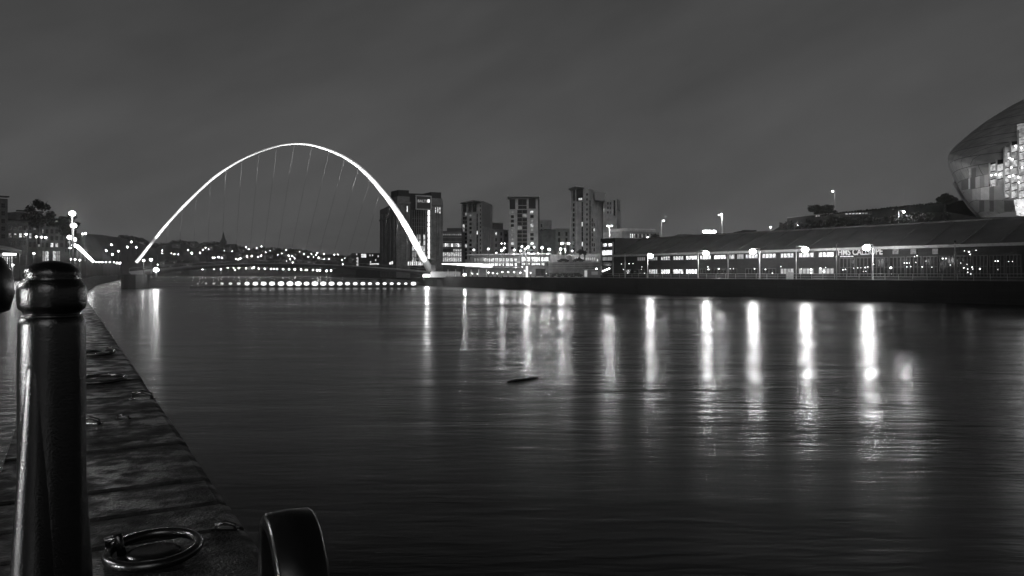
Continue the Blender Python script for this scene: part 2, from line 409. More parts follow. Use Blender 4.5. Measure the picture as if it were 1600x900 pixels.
# ---- flour mill art centre
A0, B0 = XY(619,350), XY(692.5,360)
mill = thing('arts_centre', 'tall brick former mill with corner towers, framed sign and bright stair strip', 'building', (A0[0],A0[1],QZ))
mill.location = (0,0,0)
fm = Face(A0, B0)
L0 = XY(593.5,392)
def poly_block(pts, z0, z1, name, m, parent): return MB().prism(pts, z0, z1).build(name, m, parent)
bk = -fm.n*30
ztop = ZY(312,350)
poly_block([A0, fm.at(641,400)[:2], (fm.at(641,400)+bk)[:2], L0], 3, ZY(317,352), 'tower', brickm, mill)
poly_block([fm.at(621,400)[:2], fm.at(640,400)[:2], (fm.at(640,400)+bk*.35)[:2], (fm.at(621,400)+bk*.35)[:2]], ZY(317,352), ZY(307,352), 'parapet', brickm, mill)
poly_block([fm.at(623,400,-.5)[:2], fm.at(639.5,400,-.5)[:2], (fm.at(639.5,400)+bk*.3)[:2], (fm.at(620,400)+bk*.3)[:2]], ZY(307,352), ZY(297,352), 'roof_house', brickdk, mill)
poly_block([fm.at(641,400,-2.2)[:2], fm.at(674,400,-2.2)[:2], (fm.at(674,400)+bk)[:2], (fm.at(641,400)+bk)[:2]], 3, ZY(301.5,354), 'centre_block', brickdk, mill)
poly_block([fm.at(674,400)[:2], fm.at(692,400)[:2], (fm.at(692,400)+bk)[:2], (fm.at(674,400)+bk)[:2]], 3, ZY(312.5,358), 'tower', brickm, mill)
poly_block([fm.at(674.4,400,-.2)[:2], fm.at(691.5,400,-.2)[:2], (fm.at(691.5,400)+bk*.4)[:2], (fm.at(674.4,400)+bk*.4)[:2]], ZY(312.5,358), ZY(309.5,358), 'parapet', brickm, mill)
poly_block([fm.at(674.2,400,-.6)[:2], fm.at(690,400,-.6)[:2], (fm.at(690,400)+bk*.35)[:2], (fm.at(672,400)+bk*.35)[:2]], ZY(309.5,358), ZY(300,358), 'roof_house', brickdk, mill)
# pilaster strips
for px in (621, 627, 634.5, 639.5): fbox(fm, px-.7, 322, px+.7, 410, .25, .5, 'pilaster', brickm, mill)
for px in (675.2, 682.5, 685.5, 690.8): fbox(fm, px-.8, 322, px+.8, 410, .25, .5, 'pilaster', brickm, mill)
fbox(fm, 620, 315.5, 640.8, 318.5, .35, .6, 'string_course', brickm, mill); fbox(fm, 674.2, 319, 692, 321, .35, .6, 'string_course', brickm, mill)
fs = Face(L0, A0)
for px in (597, 603, 610, 616): fbox(fs, px-.7, 335, px+.7, 410, .2, .4, 'pilaster', brickm, mill)
fbox(fs, 593.8, 339, 618.5, 341.5, .3, .5, 'string_course', brickm, mill)
window(fs, 608.5, 408, 614.5, 413.5, mill, 'hi', 1)
window(fm, 634.8, 321.5, 637, 331.5, mill, 'hi', 1)
window(fm, 679.6, 324, 681.4, 333, mill, 'hi', 1); window(fm, 682.8, 323, 684.8, 333.5, mill, 'hi', 1); window(fm, 686.3, 323.5, 688.3, 333.5, mill, 'hi', 1)
for py in (358, 368, 393): window(fm, 681.5, py, 684.3, py+7, mill, 'lo' if py==358 else 'dark', 1, 2)
fc = Face(fm.at(641,400,-2.0)[:2], fm.at(674,400,-2.0)[:2])
# recessed glazed wall, bay by bay
gz = [643.5, 647, 650.5, 654, 657.5, 661, 664.5]
rg = random.Random(4)
for i, px in enumerate(gz[:-1]):
    for py in range(330, 404, 9):
        p_lit = 0 if py < 366 else .45
        k = 'dark' if rg.random() > p_lit else rg.choice(['lit','lo'])
        window(fc, px+.15, py+.3, gz[i+1]-.15, py+8.6, mill, k, 1, 1, .06, 'glazing_panel')
for px in gz: fbox(fc, px-.13, 328, px+.13, 404, .3, .25, 'mullion', steel, mill)
for py in (354, 342): fbox(fc, 643, py-.15, 665, py+.15, .55, .15, 'transom', steel, mill)
# bright stair strip
y = 328.5
for h_ in (9, 11, 6, 10, 8, 6, 13, 7, 9): 
    window(fc, 667.6, y, 671.2, min(y+h_-.8, 405), mill, 'stair', 1, 1, .4, 'stair_window'); y += h_
    if y > 403: break
# framed sign
sg = Face(fm.at(648.5,400,.6)[:2], fm.at(674.5,400,.6)[:2])
fbox(sg, 650.6, 307, 673, 327, 0, .3, 'sign_board', mat('sign board', .06, .5), mill)
for a in ((649.4,305.5,674,307),(649.4,326.2,674,327.8)): fbox(sg, *a, .1, .5, 'sign_frame', mat('sign frame', .5, .5), mill)
for a in ((649.4,307.05,650.7,326.15),(672.7,307.05,674,326.15)): fbox(sg, *a, .1, .5, 'sign_frame', MATS['sign frame'], mill)
def text(s, loc, ang, size, m, parent, name='lettering', bold=.0, ext=.02):
    cu = bpy.data.curves.new(name, 'FONT'); cu.body = s; cu.size = size; cu.extrude = ext; cu.offset = bold; cu.align_x = 'CENTER'; cu.align_y = 'CENTER'
    tmp = bpy.data.objects.new('tmp', cu); C.objects.link(tmp)
    dg = bpy.context.evaluated_depsgraph_get(); me = bpy.data.meshes.new_from_object(tmp.evaluated_get(dg))
    bpy.data.objects.remove(tmp)
    me.materials.clear(); me.materials.append(m)
    o = bpy.data.objects.new(name, me); C.objects.link(o); o.location = loc; o.rotation_euler = (R(90), 0, ang); o.parent = parent; return o
text('BALTIC', sg.at(661.5, 314.5, .2), sg.ang, 1.75, emit('sign letters', .22), mill, bold=.03)
fbox(sg, 667.5, 311.5, 671, 316.5, .22, .06, 'lit_emblem', emit('lit sign panel', 1.1, .5, 1.5), mill)
fbox(fm, 641, 404, 675, 405.5, 1.5, 4, 'entrance_canopy', steel, mill)
# lit foyer
for px in range(633, 664, 3): window(fc, px+.2, 408.5, px+2.8, 415, mill, 'hi' if px % 2 else 'lit', 1, 1, 3.5, 'foyer_window')

# ---- lit office
off = thing('office_block', 'low office block with two fully lit lower floors between the brick mill and first tower', 'building')
fo = Face(XY(690,392), XY(722,392))
block(XY(690,392), XY(722,392), 25, 3, ZY(361,392), 'wall', darkclad, off)
block(XY(698.5,396), XY(721,396), 12, ZY(361,392), ZY(355.5,392), 'roof_house', darkclad, off)
for (a, b, ks, nx) in ((365,368,'lo',1),(380,386,'mix',1),(389,393,'right',1),(394,401,'lit',1),(402,409,'lit',1)):
    n = 9
    for i in range(n):
        x0 = 691.4+30*i/n; x1 = 691.4+30*(i+1)/n-.25
        k = {'lo':'lo','mix':rg.choice(['lit','hi','lo','lit']),'right':'lit' if i > 4 else 'dark','lit':'lit'}[ks]
        window(fo, x0, a, x1, b, off, k, 2, 1)
for py in (362.5, 371, 377): fbox(fo, 691, py, 721.5, py+.6, .15, .3, 'string_course', steel, off)

# ---- apartment towers
def tower(name_label, A, B, C2, ytop, ybase, bays, Yt, parapet=True, hat=None):
    pass
def rows(face, parent, xs, ys, h_, kinds, seed, nx=1):
    r_ = random.Random(seed)
    for (x0, x1) in xs:
        for yy in ys:
            window(face, x0, yy, x1, yy+h_, parent, kinds(r_), nx)
def pk(p, q=.05):
    p *= .55
    return lambda r_: ('hi' if r_.random() < p*.5 else 'lit' if r_.random() < p else 'lo' if r_.random() < q else 'dark')

G = 'apartment towers on the far quay'
# T1
t1 = thing('apartment_tower', 'leftmost pale apartment tower with overhanging roof and dark corner balconies beside lit offices', 'apartment tower', group=G)
a, b = XY(720.5,418), XY(752,405); c = XY(770,432)
f1 = Face(a, b)
MB().prism([a, b, XY(753.5,406), XY(769,430), XY(742,445)], 3, ZY(319,412)).build('wall', concrete, t1)
MB().prism([XY(752.5,404.6), XY(753.4,405.2), XY(769.5,431), XY(757,434)], ZY(319,412)-12, ZY(320.5,420)+1).build('stair_tower', mat('grey render', .42, .8), t1)
MB().prism([XY(718.5,416), XY(741,400), XY(748,402), XY(755,420), XY(730,432)], ZY(316.4,410), ZY(315,410)).build('roof', mat('pale roof edge', .5, .6), t1)
fbox(f1, 729.6, 317, 742, 331, .15, .5, 'top_frame', concrete, t1)
window(f1, 733, 317.5, 737.8, 331, t1, 'dark', 1, 2, .5); window(f1, 740, 317.5, 745.5, 331, t1, 'dark', 1, 2, .5); window(f1, 724, 319, 729.5, 331, t1, 'dark', 2, 2, .2)
rows(f1, t1, [(723,726.4),(726.6,729.8)], [332+6.2*i for i in range(12)], 5.2, pk(.14,.2), 21)
rows(f1, t1, [(733.6,737)], [334.5+6.6*i for i in range(11)], 4, pk(.06), 22)
rows(f1, t1, [(745,746.6)], [334+6.6*i for i in range(11)], 6.2, pk(.12), 23)
rows(f1, t1, [(750,751.5)], [320+6.6*i for i in range(13)], 3.4, pk(.04), 24)
# low blocks right of T1
def lowblock(x0, x1, yt, Y, label, m, cols, ys, seed, p=.25, nm='apartment_block', ww=2.4, hh=5):
    o = thing(nm, label, 'apartment block', group='low blocks between the towers')
    A_, B_ = XY(x0, Y), XY(x1, Y+4)
    block(A_, B_, 22, 3, ZY(yt, Y), 'wall', m, o)
    fb = Face(A_, B_)
    fbox(fb, x0+.05, yt-.9, x1-.05, yt, -.6, 2, 'parapet', m, o)
    for k, cx in enumerate(cols):
        rr = random.Random(seed+k)
        for yy in ys:
            if yy > yt+2: window(fb, cx-ww/2, yy, cx+ww/2, yy+hh, o, pk(p, .1)(rr), 1, 2)
    return o
midm = brick('mid grey render', .3, .18, 2.4, 2.9, .8, .02, .08)
lowblock(756, 786, 349, 440, 'dark hipped block with a few lit windows just right of the leftmost tower', darkclad, (758.5,762.5,770), (362,374,386,398), 31, .45)
lowblock(771.5, 787, 359, 425, 'mid grey low block in front of the dark hipped block', midm, (775,783), (363,372,381,390), 32, .3)
lowblock(787, 794, 360, 450, 'narrow dark block squeezed against the middle tower', darkclad, (790.5,), (365,378,391), 33, .1)
lowblock(842, 862, 345, 450, 'dark stepped block right of the middle tower', midm, (846,), (350,358,366,374,384), 34, .25)
lowblock(852, 870, 359, 442, 'darkest flat block behind the round lamps', darkclad, (857,864), (364,374,384), 35, .03)
lowblock(868, 890, 358, 430, 'pale low block with two columns of windows left of the tallest tower', brick('pale low render', .3, .2, 2.4, 2.9, .8, .02, .08), (873.5,885), (362.5,372), 36, .05, ww=3.2, hh=6)

# T2
t2 = thing('apartment_tower', 'middle apartment tower seen square on, pale sides and a dark glazed centre', 'apartment tower', group=G)
f2 = Face(XY(795.5,400), XY(840.5,400))
block(XY(795.5,400), XY(840.5,400), 18, 3, ZY(309,400), 'wall', concrete, t2)
block(XY(838,405), XY(843,405), 10, 3, ZY(311,405), 'side_wing', darkclad, t2)
MB().box(f2.at(817.8, 307.5, -7), (16.6,20,.5)).build('roof', MATS['pale roof edge'], t2)
window(f2, 796.5, 311, 805.2, 327, t2, 'dark', 1, 1, .1); window(f2, 826, 310, 837, 326, t2, 'dark', 1, 1, .1)
for py in (311, 321.5): window(f2, 809.5, py, 823, py+ (9.6 if py < 315 else 5), t2, 'dark', 2, 1, .1)
fbox(f2, 806.2, 310, 808.2, 398, .12, .3, 'pier', concrete, t2); fbox(f2, 824, 310, 825.6, 398, .12, .3, 'pier', concrete, t2)
for i in range(11): window(f2, 808.3, 328+6.3*i, 815.8, 328+6.3*i+5.6, t2, pk(.06)(rg), 1, 1, .1); window(f2, 816.1, 328+6.3*i, 823.6, 328+6.3*i+5.6, t2, pk(.05)(rg), 1, 1, .1)
rows(f2, t2, [(798.3,803)], [329.2+7*i for i in range(10)], 4.6, pk(.12,.2), 41); rows(f2, t2, [(828.5,833.8)], [329+7*i for i in range(10)], 4.6, pk(.08,.1), 42)
# T3
t3 = thing('apartment_tower', 'tallest apartment tower with overhanging roof, broad blank gable and a lower right wing', 'apartment tower', group=G)
a, b = XY(892,385), XY(920,374)
f3 = Face(a, b)
MB().prism([a, b, XY(946,400), XY(915,415)], 3, ZY(297,380)).build('wall', concrete, t3)
f3b = Face(b, XY(946,400))
MB().prism([XY(888,385), XY(899,372), XY(912,375), XY(913,392), XY(896,402)], ZY(294.5,380), ZY(293.2,380)).build('roof', MATS['pale roof edge'], t3)
window(f3, 901.5, 295.5, 911.8, 314, t3, 'dark', 1, 1, .3); window(f3, 896.5, 297, 899.5, 314, t3, 'dark', 1, 1, .3); window(f3, 904.5, 309, 911, 313.5, t3, 'lit', 2, 1, .34)
fbox(f3, 899.6, 295, 901.3, 398, .2, .5, 'pier', concrete, t3)
rows(f3, t3, [(895.4,897.8)], [317.5+7.8*i for i in range(10)], 5.2, pk(.02), 51)
for i in range(10): window(f3, 909.2, 315.5+7.8*i, 911, 315.5+7.8*i+7.2, t3, 'hi' if i in (4, 8) else 'dark', 1, 1, .05)
rows(f3, t3, [(916.2,918.4)], [302+7.8*i for i in range(12)], 3.6, pk(.03), 52)
rows(f3b, t3, [(920.8,922.6)], [313+7.8*i for i in range(11)], 7.4, pk(0), 53); rows(f3b, t3, [(924.5,926),(927.5,929)], [341+7.8*i for i in range(7)], 5, pk(.12,.3), 54)
MB().prism([XY(929,378), XY(945,381), XY(945,392), XY(929,390)], ZY(313,380), ZY(300,380)).build('roof_house', MATS['grey render'], t3)
MB().prism([XY(942,392), XY(964,384), XY(969.5,396), XY(946,412)], 3, ZY(312,386)).build('wing', concrete, t3)
f3c = Face(XY(942,392), XY(964,384))
window(f3c, 959, 313, 961.5, 337, t3, 'dark', 1, 3, .1); 
f3d = Face(XY(964,384), XY(969.5,396)); window(f3d, 964.3, 312.5, 968.5, 329, t3, 'dark', 1, 1, .1)
rows(f3c, t3, [(949,951),(953.4,955)], [316+7*i for i in range(3)], 3.6, pk(.05), 55); window(f3c, 958.8, 330, 961.6, 333.5, t3, 'hi', 1)
window(f3c, 943, 325, 944.6, 331.5, t3, 'lit', 1)

# small building right of T3
sb = thing('rooftop_building', 'low pale flat building with lit windows and railed roof right of the tallest tower', 'building')
fsb = Face(XY(972,310), XY(1030,318))
block(XY(972,310), XY(1030,318), 14, QZ, ZY(361.5,312), 'wall', midm, sb)
block(XY(976,311), XY(1024,318), 12, ZY(361.5,312), ZY(356.5,312), 'upper_storey', concrete, sb)
for px in range(984, 1024, 3): window(fsb, px, 365, px+2, 372, sb, {984:'hi',987:'hi',990:'lit'}.get(px, 'dark' if px % 2 else 'lo'), 1)
for i in range(14): fbox(fsb, 985+2.9*i, 360.4, 985.3+2.9*i, 361.6, .1, .2, 'railing_post', steel, sb)
fbox(fsb, 984, 360, 1024, 360.4, .1, .2, 'railing_bar', steel, sb)
# dark flat roofs behind the long roof
for (x0, x1, yt, Y, lb) in ((1061,1104,366.5,270,'dark flat roofed building behind the long roof left of the tall lamp'),(1104,1165,364.5,285,'wide low dark building behind the long roof ridge'),(1164,1182,359.5,290,'small dark rooftop block left of the middle skyline lamp'),(1186,1204,362.5,300,'low dark building left of the embankment')):
    o = thing('flat_building', lb, 'building'); block(XY(x0,Y), XY(x1,Y), 15, QZ, ZY(yt,Y), 'wall', brickdk, o)
    fbx = Face(XY(x0,Y), XY(x1,Y)); fbox(fbx, x0+.5, yt-.8, x0+(x1-x0)*.5, yt, -3, 3, 'roof_plant', brickdk, o)

# ---- terraces between quay and towers
ter = thing('terrace_building', 'long low terrace building with two bright rows of restaurant windows', 'restaurant building')
ft = Face(XY(734,318), XY(860,300))
block(XY(734,318), XY(860,300), 30, QZ, ZY(398,305), 'wall', midm, ter)
fbox(ft, 734, 396.5, 860, 398.2, .8, 3, 'roof_edge', concrete, ter)
xs = [740,745,750,755,761,767,773,779,785,790,796,802,808]
for i in range(len(xs)-1):
    window(ft, xs[i]+.3, 403, xs[i+1]-.3, 409, ter, 'lit' if i > 2 else 'lo', 2, 1)
    window(ft, xs[i]+.3, 411, xs[i+1]-.3, 415.5, ter, 'hi' if i > 3 else 'lit', 2, 1)
for (x0, x1) in ((815,829),(830.5,844.5),(846,858)):
    window(ft, x0, 401, x1, 408.8, ter, 'hi', 4, 1, .1); window(ft, x0, 410.5, x1 if x1 < 850 else 851, 415, ter, 'hi', 4, 1, .1)
fbox(ft, 735, 409.3, 859, 410.2, .8, 1.8, 'balcony', concrete, ter)
fbox(ft, 735, 417.3, 812, 418.2, .8, 1.8, 'awning', concrete, ter)
wt = thing('terrace_wall', 'long grey retaining terrace with parked cars on top, left of the glazed stair tower', 'retaining wall')
fw = Face(XY(858,292), XY(940,262))
block(XY(858,292), XY(940,262), 40, QZ, ZY(409,275), 'wall', midm, wt)
block(XY(860,330), XY(940,300), 12, QZ, ZY(397.5,315), 'upper_wall', midm, wt)
fw2 = Face(XY(860,330), XY(940,300))
for i, px in enumerate(range(898, 930, 3)): window(fw2, px, 402, px+2.6, 407, wt, 'lit' if i < 3 else 'lo', 1)
window(fw2, 932.5, 404, 935.5, 412, wt, 'lit', 1)
for py in (411, 414.5, 418): fbox(fw, 859, py, 939, py+.5, .3, .6, 'ledge', concrete, wt)
# bright canopy
cp = thing('lit_canopy', 'brightly lit curved white canopy on slim columns right of the bridge foot', 'canopy')
mb = MB(); N = 16; V = []
for i in range(N+1):
    u = i/N; px = 690+80*u; py = 412.2+1.2*u**1.3 ; Y = 296-8*u
    V.append([mb.bm.verts.new(P(px, py + dy, Y + dd)) for dy, dd in ((-.6-1.4*math.sin(u*math.pi)*.5, 0), (-.6, 9), (.9+4.5*u*(1 if u<.95 else .8), 0.2), (.5, 9))])
for i in range(N):
    for (p, q) in ((0,1),(0,2),(1,3),(2,3)): mb._f([V[i][p], V[i+1][p], V[i+1][q], V[i][q]])
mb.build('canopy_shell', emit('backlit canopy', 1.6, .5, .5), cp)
for px in (700,712,724,736,748,760): mb = MB().tube([P(px,421,291), P(px,432,291)], .12); mb.build('column', white, cp)

# ---- far-left lit block beyond the bridge
lb = thing('riverside_block', 'small dark block with a bright square window just left of the brick mill', 'building')
fl = Face(XY(556,640), XY(596,640)); block(XY(556,640), XY(596,640), 20, 2, ZY(395.5,640), 'wall', brickdk, lb)
window(fl, 564, 396.5, 572.5, 402.5, lb, 'hi', 2, 2)
for (x, yv) in ((555.5+1,396),(556.8,402),(556.8,407),(556.8,412),(577,397.5),(581,397.5),(578,408),(590,399),(586,405)): window(fl, x, yv, x+2, yv+3, lb, 'lit', 1)
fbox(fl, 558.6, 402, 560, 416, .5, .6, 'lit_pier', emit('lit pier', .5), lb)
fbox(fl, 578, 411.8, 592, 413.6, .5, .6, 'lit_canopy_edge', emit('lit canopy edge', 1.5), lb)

# ---- naval reserve centre (long roof)
CA, CB = Vector((29.4,219,0)), Vector((29.4+62.6*1.4, 219-99*1.4, 0))
fr = Face(CA, CB); inn = -fr.n
ez, rz_ = 10.3, 15.0
cal = thing('riverside_hall', 'long dark two-storey hall under a broad sloping roof with HMS CALLIOPE lettering', 'building')
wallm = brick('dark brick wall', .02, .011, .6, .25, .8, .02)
def q2(p): return (p.x, p.y)
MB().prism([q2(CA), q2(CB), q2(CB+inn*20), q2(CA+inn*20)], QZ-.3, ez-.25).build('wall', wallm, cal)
mb = MB()
o_ = fr.n*1.1; s0 = CA + fr.u*.3; s1 = CB
E0, E1 = s0+o_, s1+o_; R0, R1 = s0+inn*10, s1+inn*10; K0, K1 = s0+inn*21, s1+inn*21
def z_(p, z): return Vector((p.x,p.y,z))
for (p0, p1, za, p2, p3, zb) in ((E0,E1,ez-.15,R0,R1,rz_),(R0,R1,rz_,K0,K1,ez)):
    mb.face([z_(p0,za), z_(p1,za), z_(p3,zb), z_(p2,zb)]); mb.face([z_(p0,za-.25), z_(p1,za-.25), z_(p3,zb-.25), z_(p2,zb-.25)])
for k in range(1, 24):
    q_ = s0 + fr.u*(k*6.4); a_ = z_(q_+o_, ez-.1); b_ = z_(q_+inn*10, rz_+.04)
    mb.tube([a_, b_], .11, 4)
mb.tube([z_(R0, rz_+.1), z_(R1, rz_+.1)], .22, 6)
mb.build('roof', roofm, cal)
mb = MB().prism([q2(s0+fr.n*1.12), q2(s1+fr.n*1.12), q2(s1+fr.n*1.3), q2(s0+fr.n*1.3)], ez-.62, ez-.1); mb.build('gutter', mat('pale gutter', .34, .5), cal)
WX = [(996,1009,'lo'),(1014,1028,'lo'),(1033,1047.5,'lit'),(1052,1068.5,'lit'),(1072,1090,'hi'),(1094,1111.5,'hi'),(1116,1135.5,'hi'),(1140,1148,'lit'),(1152,1162.6,'lo'),(1165,1185,'lit'),(1191,1213,'lit'),(1219.5,1241,'lit'),(1248,1272.5,'lit'),(1279,1304,'hi')]
def calY(px): return col_on(px, CA, CB).y
for (x0, x1, k) in WX:
    Y = calY((x0+x1)/2); yt = HY-(9.55-CZ)*F/Y; yb = HY-(8.3-CZ)*F/Y
    window(fr, x0, yt, x1, yb, cal, k, 4, 1, .05)
for (x0, x1, k) in [(975,986,'dark'),(990,1008,'dark')]+[(a_,b_,c_) for a_,b_,c_ in ((1014,1028,'lit'),(1033,1047.5,'hi'),(1052,1068.5,'hi'),(1072,1090,'hi'),(1094,1111.5,'dark'),(1116,1135.5,'dark'),(1140,1152,'dark'),(1165,1185,'dark'),(1191,1213,'dark'),(1219.5,1241,'lo'),(1248,1272.5,'lo'),(1279,1304,'lo'))]:
    Y = calY((x0+x1)/2); yt = HY-(6.15-CZ)*F/Y; yb = HY-(4.75-CZ)*F/Y
    window(fr, x0, yt, x1, yb, cal, k, 4, 1, .05)
# glazed right-hand part
for i in range(11):
    x0 = 1312+26*i; 
    Y = calY(x0+13); yt = HY-(8.2-CZ)*F/Y; yb = HY-(4.2-CZ)*F/Y
    window(fr, x0, yt, x0+24.5, yb, cal, 'dark', 4, 2, .05, 'glazed_bay')
Yl = calY(1342)
text('HMS CALLIOPE', fr.at(1344.5, 394, .3), fr.ang, 1.75, emit('lit lettering', .17), cal, bold=.035).scale.x = .84
fbox(fr, 1313.5, 400.2, 1334, 401.1, .12, .05, 'lit_strip', emit('lit strip', .7, .6, 3), cal)
for px in (1400, 1428, 1462): fbox(fr, px-4.5, 388.5, px+4.5, 397, .15, .08, 'notice_board', mat('faded notice board', .22, .6, 0, .6, 2), cal)
# glowing balls put in for north bank lamps reflected in the glazing
sm = [(1318,421.5,1.5),(1322,421,1.2),(1335,419,1),(1341,418.5,1),(1346,418.5,.8),(1353,418,1.6),(1357,417,1),(1366,413,1.2),(1350,424,.8),(1354,424,.8),
 (1393,418.5,3.2),(1394,428,1),(1414,411,1.3),(1418,411,1.3),(1422,411,1),(1418,417,1.2),(1424,416.5,1.3),(1430,401,1),(1434,399.5,1.3),(1432,410,.9),(1442,417,1.4),(1457,417.5,1),(1448,408,.6),
 (1474,404,1.6),(1479,404,1.6),(1486,414,1),(1508,392,1),(1515,393.5,2),(1517,397.5,1.4),(1526,391,1),(1507,418.5,1.4),(1513,420.5,1.2),(1520,417.5,1.4),(1513,425.5,1.2),(1518,428,1.6),(1532,420,2.2),(1502,411,.7),(1512,413,.8),(1521,420.5,1),(1556,408,1),(1560,408,1.6),(1577,408.6,.8),(1583,408.6,.8),(1560,421,.6),
 (1107,417,1.3),(1108,421,1.6),(1124,420,2),(1142,420,.9),(1147,420,.9),(1180,420,1.3),(1197,421,1.4),(1208,427,1.3),(1221,416.5,1),(1253,420,1),(1268,421,2.2),(1268,426,1.6),(1283,419,1.8),(1288,424,2),(1291,418,1),(975,421,.8),(982,427,.8),(972,412.5,.9),(984,412,1.4),(990,412,1),(1004,417,1),(1008,427,.8),(1003,421,.7)]
rl = random.Random(8)
wl_m = emit('small light', 6)
for (px, py, s) in sm:
    p = fr.at(px, py, .22); r_ = s*p.y/F*.5
    o = MB().ball((0,0,0), 1, 1).build('lamp_reflection', wl_m, cal); o.location = p; o.scale = (r_*rl.uniform(1,1.6), r_*.6, r_)
# glazed stair tower at its left end
TA = CA - fr.u*6.6; 
stt = thing('stair_tower', 'dark square stair tower with bright landing windows at the left end of the long hall', 'building')
tz = 15.1
MB().prism([q2(TA), q2(CA), q2(CA+inn*12), q2(TA+inn*12)], QZ-.2, tz).build('wall', wallm, stt)
ftw = Face(TA, CA)
window(ftw, 941.5, 379.5, 957.5, 389, stt, 'dark', 2, 1, .06)
fbox(ftw, 943, 380.5, 948.5, 385, .16, .06, 'ceiling_light', lit_hi, stt); fbox(ftw, 951, 380.5, 957, 385, .16, .06, 'ceiling_light', lit_hi, stt)
window(ftw, 941.2, 390.2, 957.3, 399.3, stt, 'hi', 1, 1, .06); window(ftw, 941.5, 400.3, 957.3, 408, stt, 'lo', 2, 1, .06); window(ftw, 941.5, 409, 957.3, 416.5, stt, 'dark', 1, 1, .06); window(ftw, 941.5, 417.5, 957.3, 428, stt, 'dark', 2, 2, .06)
for px in (940.2, 958.8): fbox(ftw, px-.4, 378, px+.4, 430, .2, .4, 'frame_post', steel, stt)
for k in range(4): 
    o = MB().ball((0,0,0), .28, 1).build('landing_light', wl_m, stt); o.location = ftw.at(943+3.2*k, 423.5-1.3*k, .2)

# ---- concert hall shell on the hill (right edge)
sage = thing('concert_hall', 'huge curved shell roofed hall with lit glass front at the right edge', 'concert hall')
OUT = [(1532,340),(1516,322),(1503,303),(1492,282),(1484,264),(1480.5,250),(1483,240),(1490,231),(1502,220),(1520,205),(1540,190),(1562,176),(1582,164),(1602,154),(1640,139),(1700,124),(1780,120),(1860,135),(1930,170),(1975,230),(1985,290),(1960,345)]
SCX, SCY = 1740, 300
def s_depth(px, py):
    ang = math.atan2(py-SCY, px-SCX); best = None
    for i in range(len(OUT)-1):
        (xa, ya), (xb, yb) = OUT[i], OUT[i+1]
        # ray from centre hits segment?
        dx, dy = math.cos(ang), math.sin(ang); ex, ey = xb-xa, yb-ya
        det = dx*(-ey)+ex*dy
        if abs(det) < 1e-9: continue
        t_ = ((xa-SCX)*(-ey)+ex*(ya-SCY))/det; u_ = (dx*(ya-SCY)-dy*(xa-SCX))/det
        if t_ > 0 and -.001 <= u_ <= 1.001: best = t_ if best is None else max(best, t_)
    r_ = math.hypot(px-SCX, py-SCY)/(best or 300)
    r_ = min(r_, .9995)
    return 172 + 34*(1-math.sqrt(1-r_**2.2))
def S(px, py, off=0): return P(px, py, s_depth(px, py)-off)
mb = MB(); NR = 16; rings = []
K = len(OUT)*4
for i in range(K+1):
    u = i/K*(len(OUT)-1); k = min(int(u), len(OUT)-2); f = u-k
    ox = OUT[k][0]*(1-f)+OUT[k+1][0]*f; oy = OUT[k][1]*(1-f)+OUT[k+1][1]*f
    col = []
    for j in range(NR+1):
        r_ = 1-(1-j/NR)**2
        px, py = SCX+(ox-SCX)*r_, SCY+(oy-SCY)*r_
        col.append(mb.bm.verts.new(P(px, py, 172+34*(1-math.sqrt(max(0,1-min(r_,1)**2.2))))))
    for kx in range(1, 6):   # wraps round behind
        r_ = 1-.012*kx*kx-.01*kx; Yb = 206+5*kx
        col.append(mb.bm.verts.new(P(SCX+(ox-SCX)*r_, SCY+(oy-SCY)*r_, Yb)))
    rings.append(col)
for i in range(K):
    for j in range(len(rings[0])-1): mb._f([rings[i][j], rings[i+1][j], rings[i+1][j+1], rings[i][j+1]], True)
shell_m = brick('steel shell panels', .36, .1, 4.2, 2.6, .5, .09, .05)
mb.build('shell', shell_m, sage)
def squad(pts, off, name, m, th=.12):
    mb = MB(); n = 4; 
    (x0,y0),(x1,y1),(x2,y2),(x3,y3) = pts
    V = []
    for i in range(n+1):
        row = []
        for j in range(n+1):
            u, v = i/n, j/n
            px = (x0*(1-u)+x1*u)*(1-v)+(x3*(1-u)+x2*u)*v; py = (y0*(1-u)+y1*u)*(1-v)+(y3*(1-u)+y2*u)*v
            row.append(mb.bm.verts.new(S(px, py, off)))
        V.append(row)
    for i in range(n):
        for j in range(n): mb._f([V[i][j], V[i+1][j], V[i+1][j+1], V[i][j+1]])
    return mb.build(name, m, sage)
pan = [mat('cladding panel %s' % nme, v, .5, .2, .12, .5) for nme, v in (('dark', .16), ('mid', .36), ('light', .6), ('pale', .85))]
# cladding strip, three rows, following the rising line of the eaves
def rowy(px, r): # row boundaries (photo lines rising to the right)
    s = (px-1495)/105
    return [281-22*s+(3 if r==0 else 0), 299-14*s, 312-8*s, 327+2*s*0, 338][r] if r < 5 else 338
seqs = [(1, [(1502,1513,0),(1513,1516,3),(1516,1524,0),(1524,1531,2),(1531,1538,1),(1538,1545,2)]),
        (2, [(1507,1519,1),(1519,1525,2),(1525,1532,2),(1532,1546,3),(1546,1553,1),(1553,1568,2)]),
        (3, [(1521,1530,1),(1530,1538,0),(1538,1546,1),(1546,1553,0),(1553,1569,1),(1569,1584,0)])]
YB = {1:(lambda x: 281-.22*(x-1502)+0, lambda x: 297-.16*(x-1507)), 2:(lambda x: 297-.16*(x-1507), lambda x: 312.5), 3:(lambda x: 312.8, lambda x: 331)}
for r_, seq in seqs:
    ya, yb_ = YB[r_]
    for (x0, x1, k) in seq:
        squad([(x0+.15, ya(x0)+.4), (x1-.15, ya(x1)+.4), (x1-.15, yb_(x1)-.3), (x0+.15, yb_(x0)-.3)], .5, 'cladding_panel', pan[k])
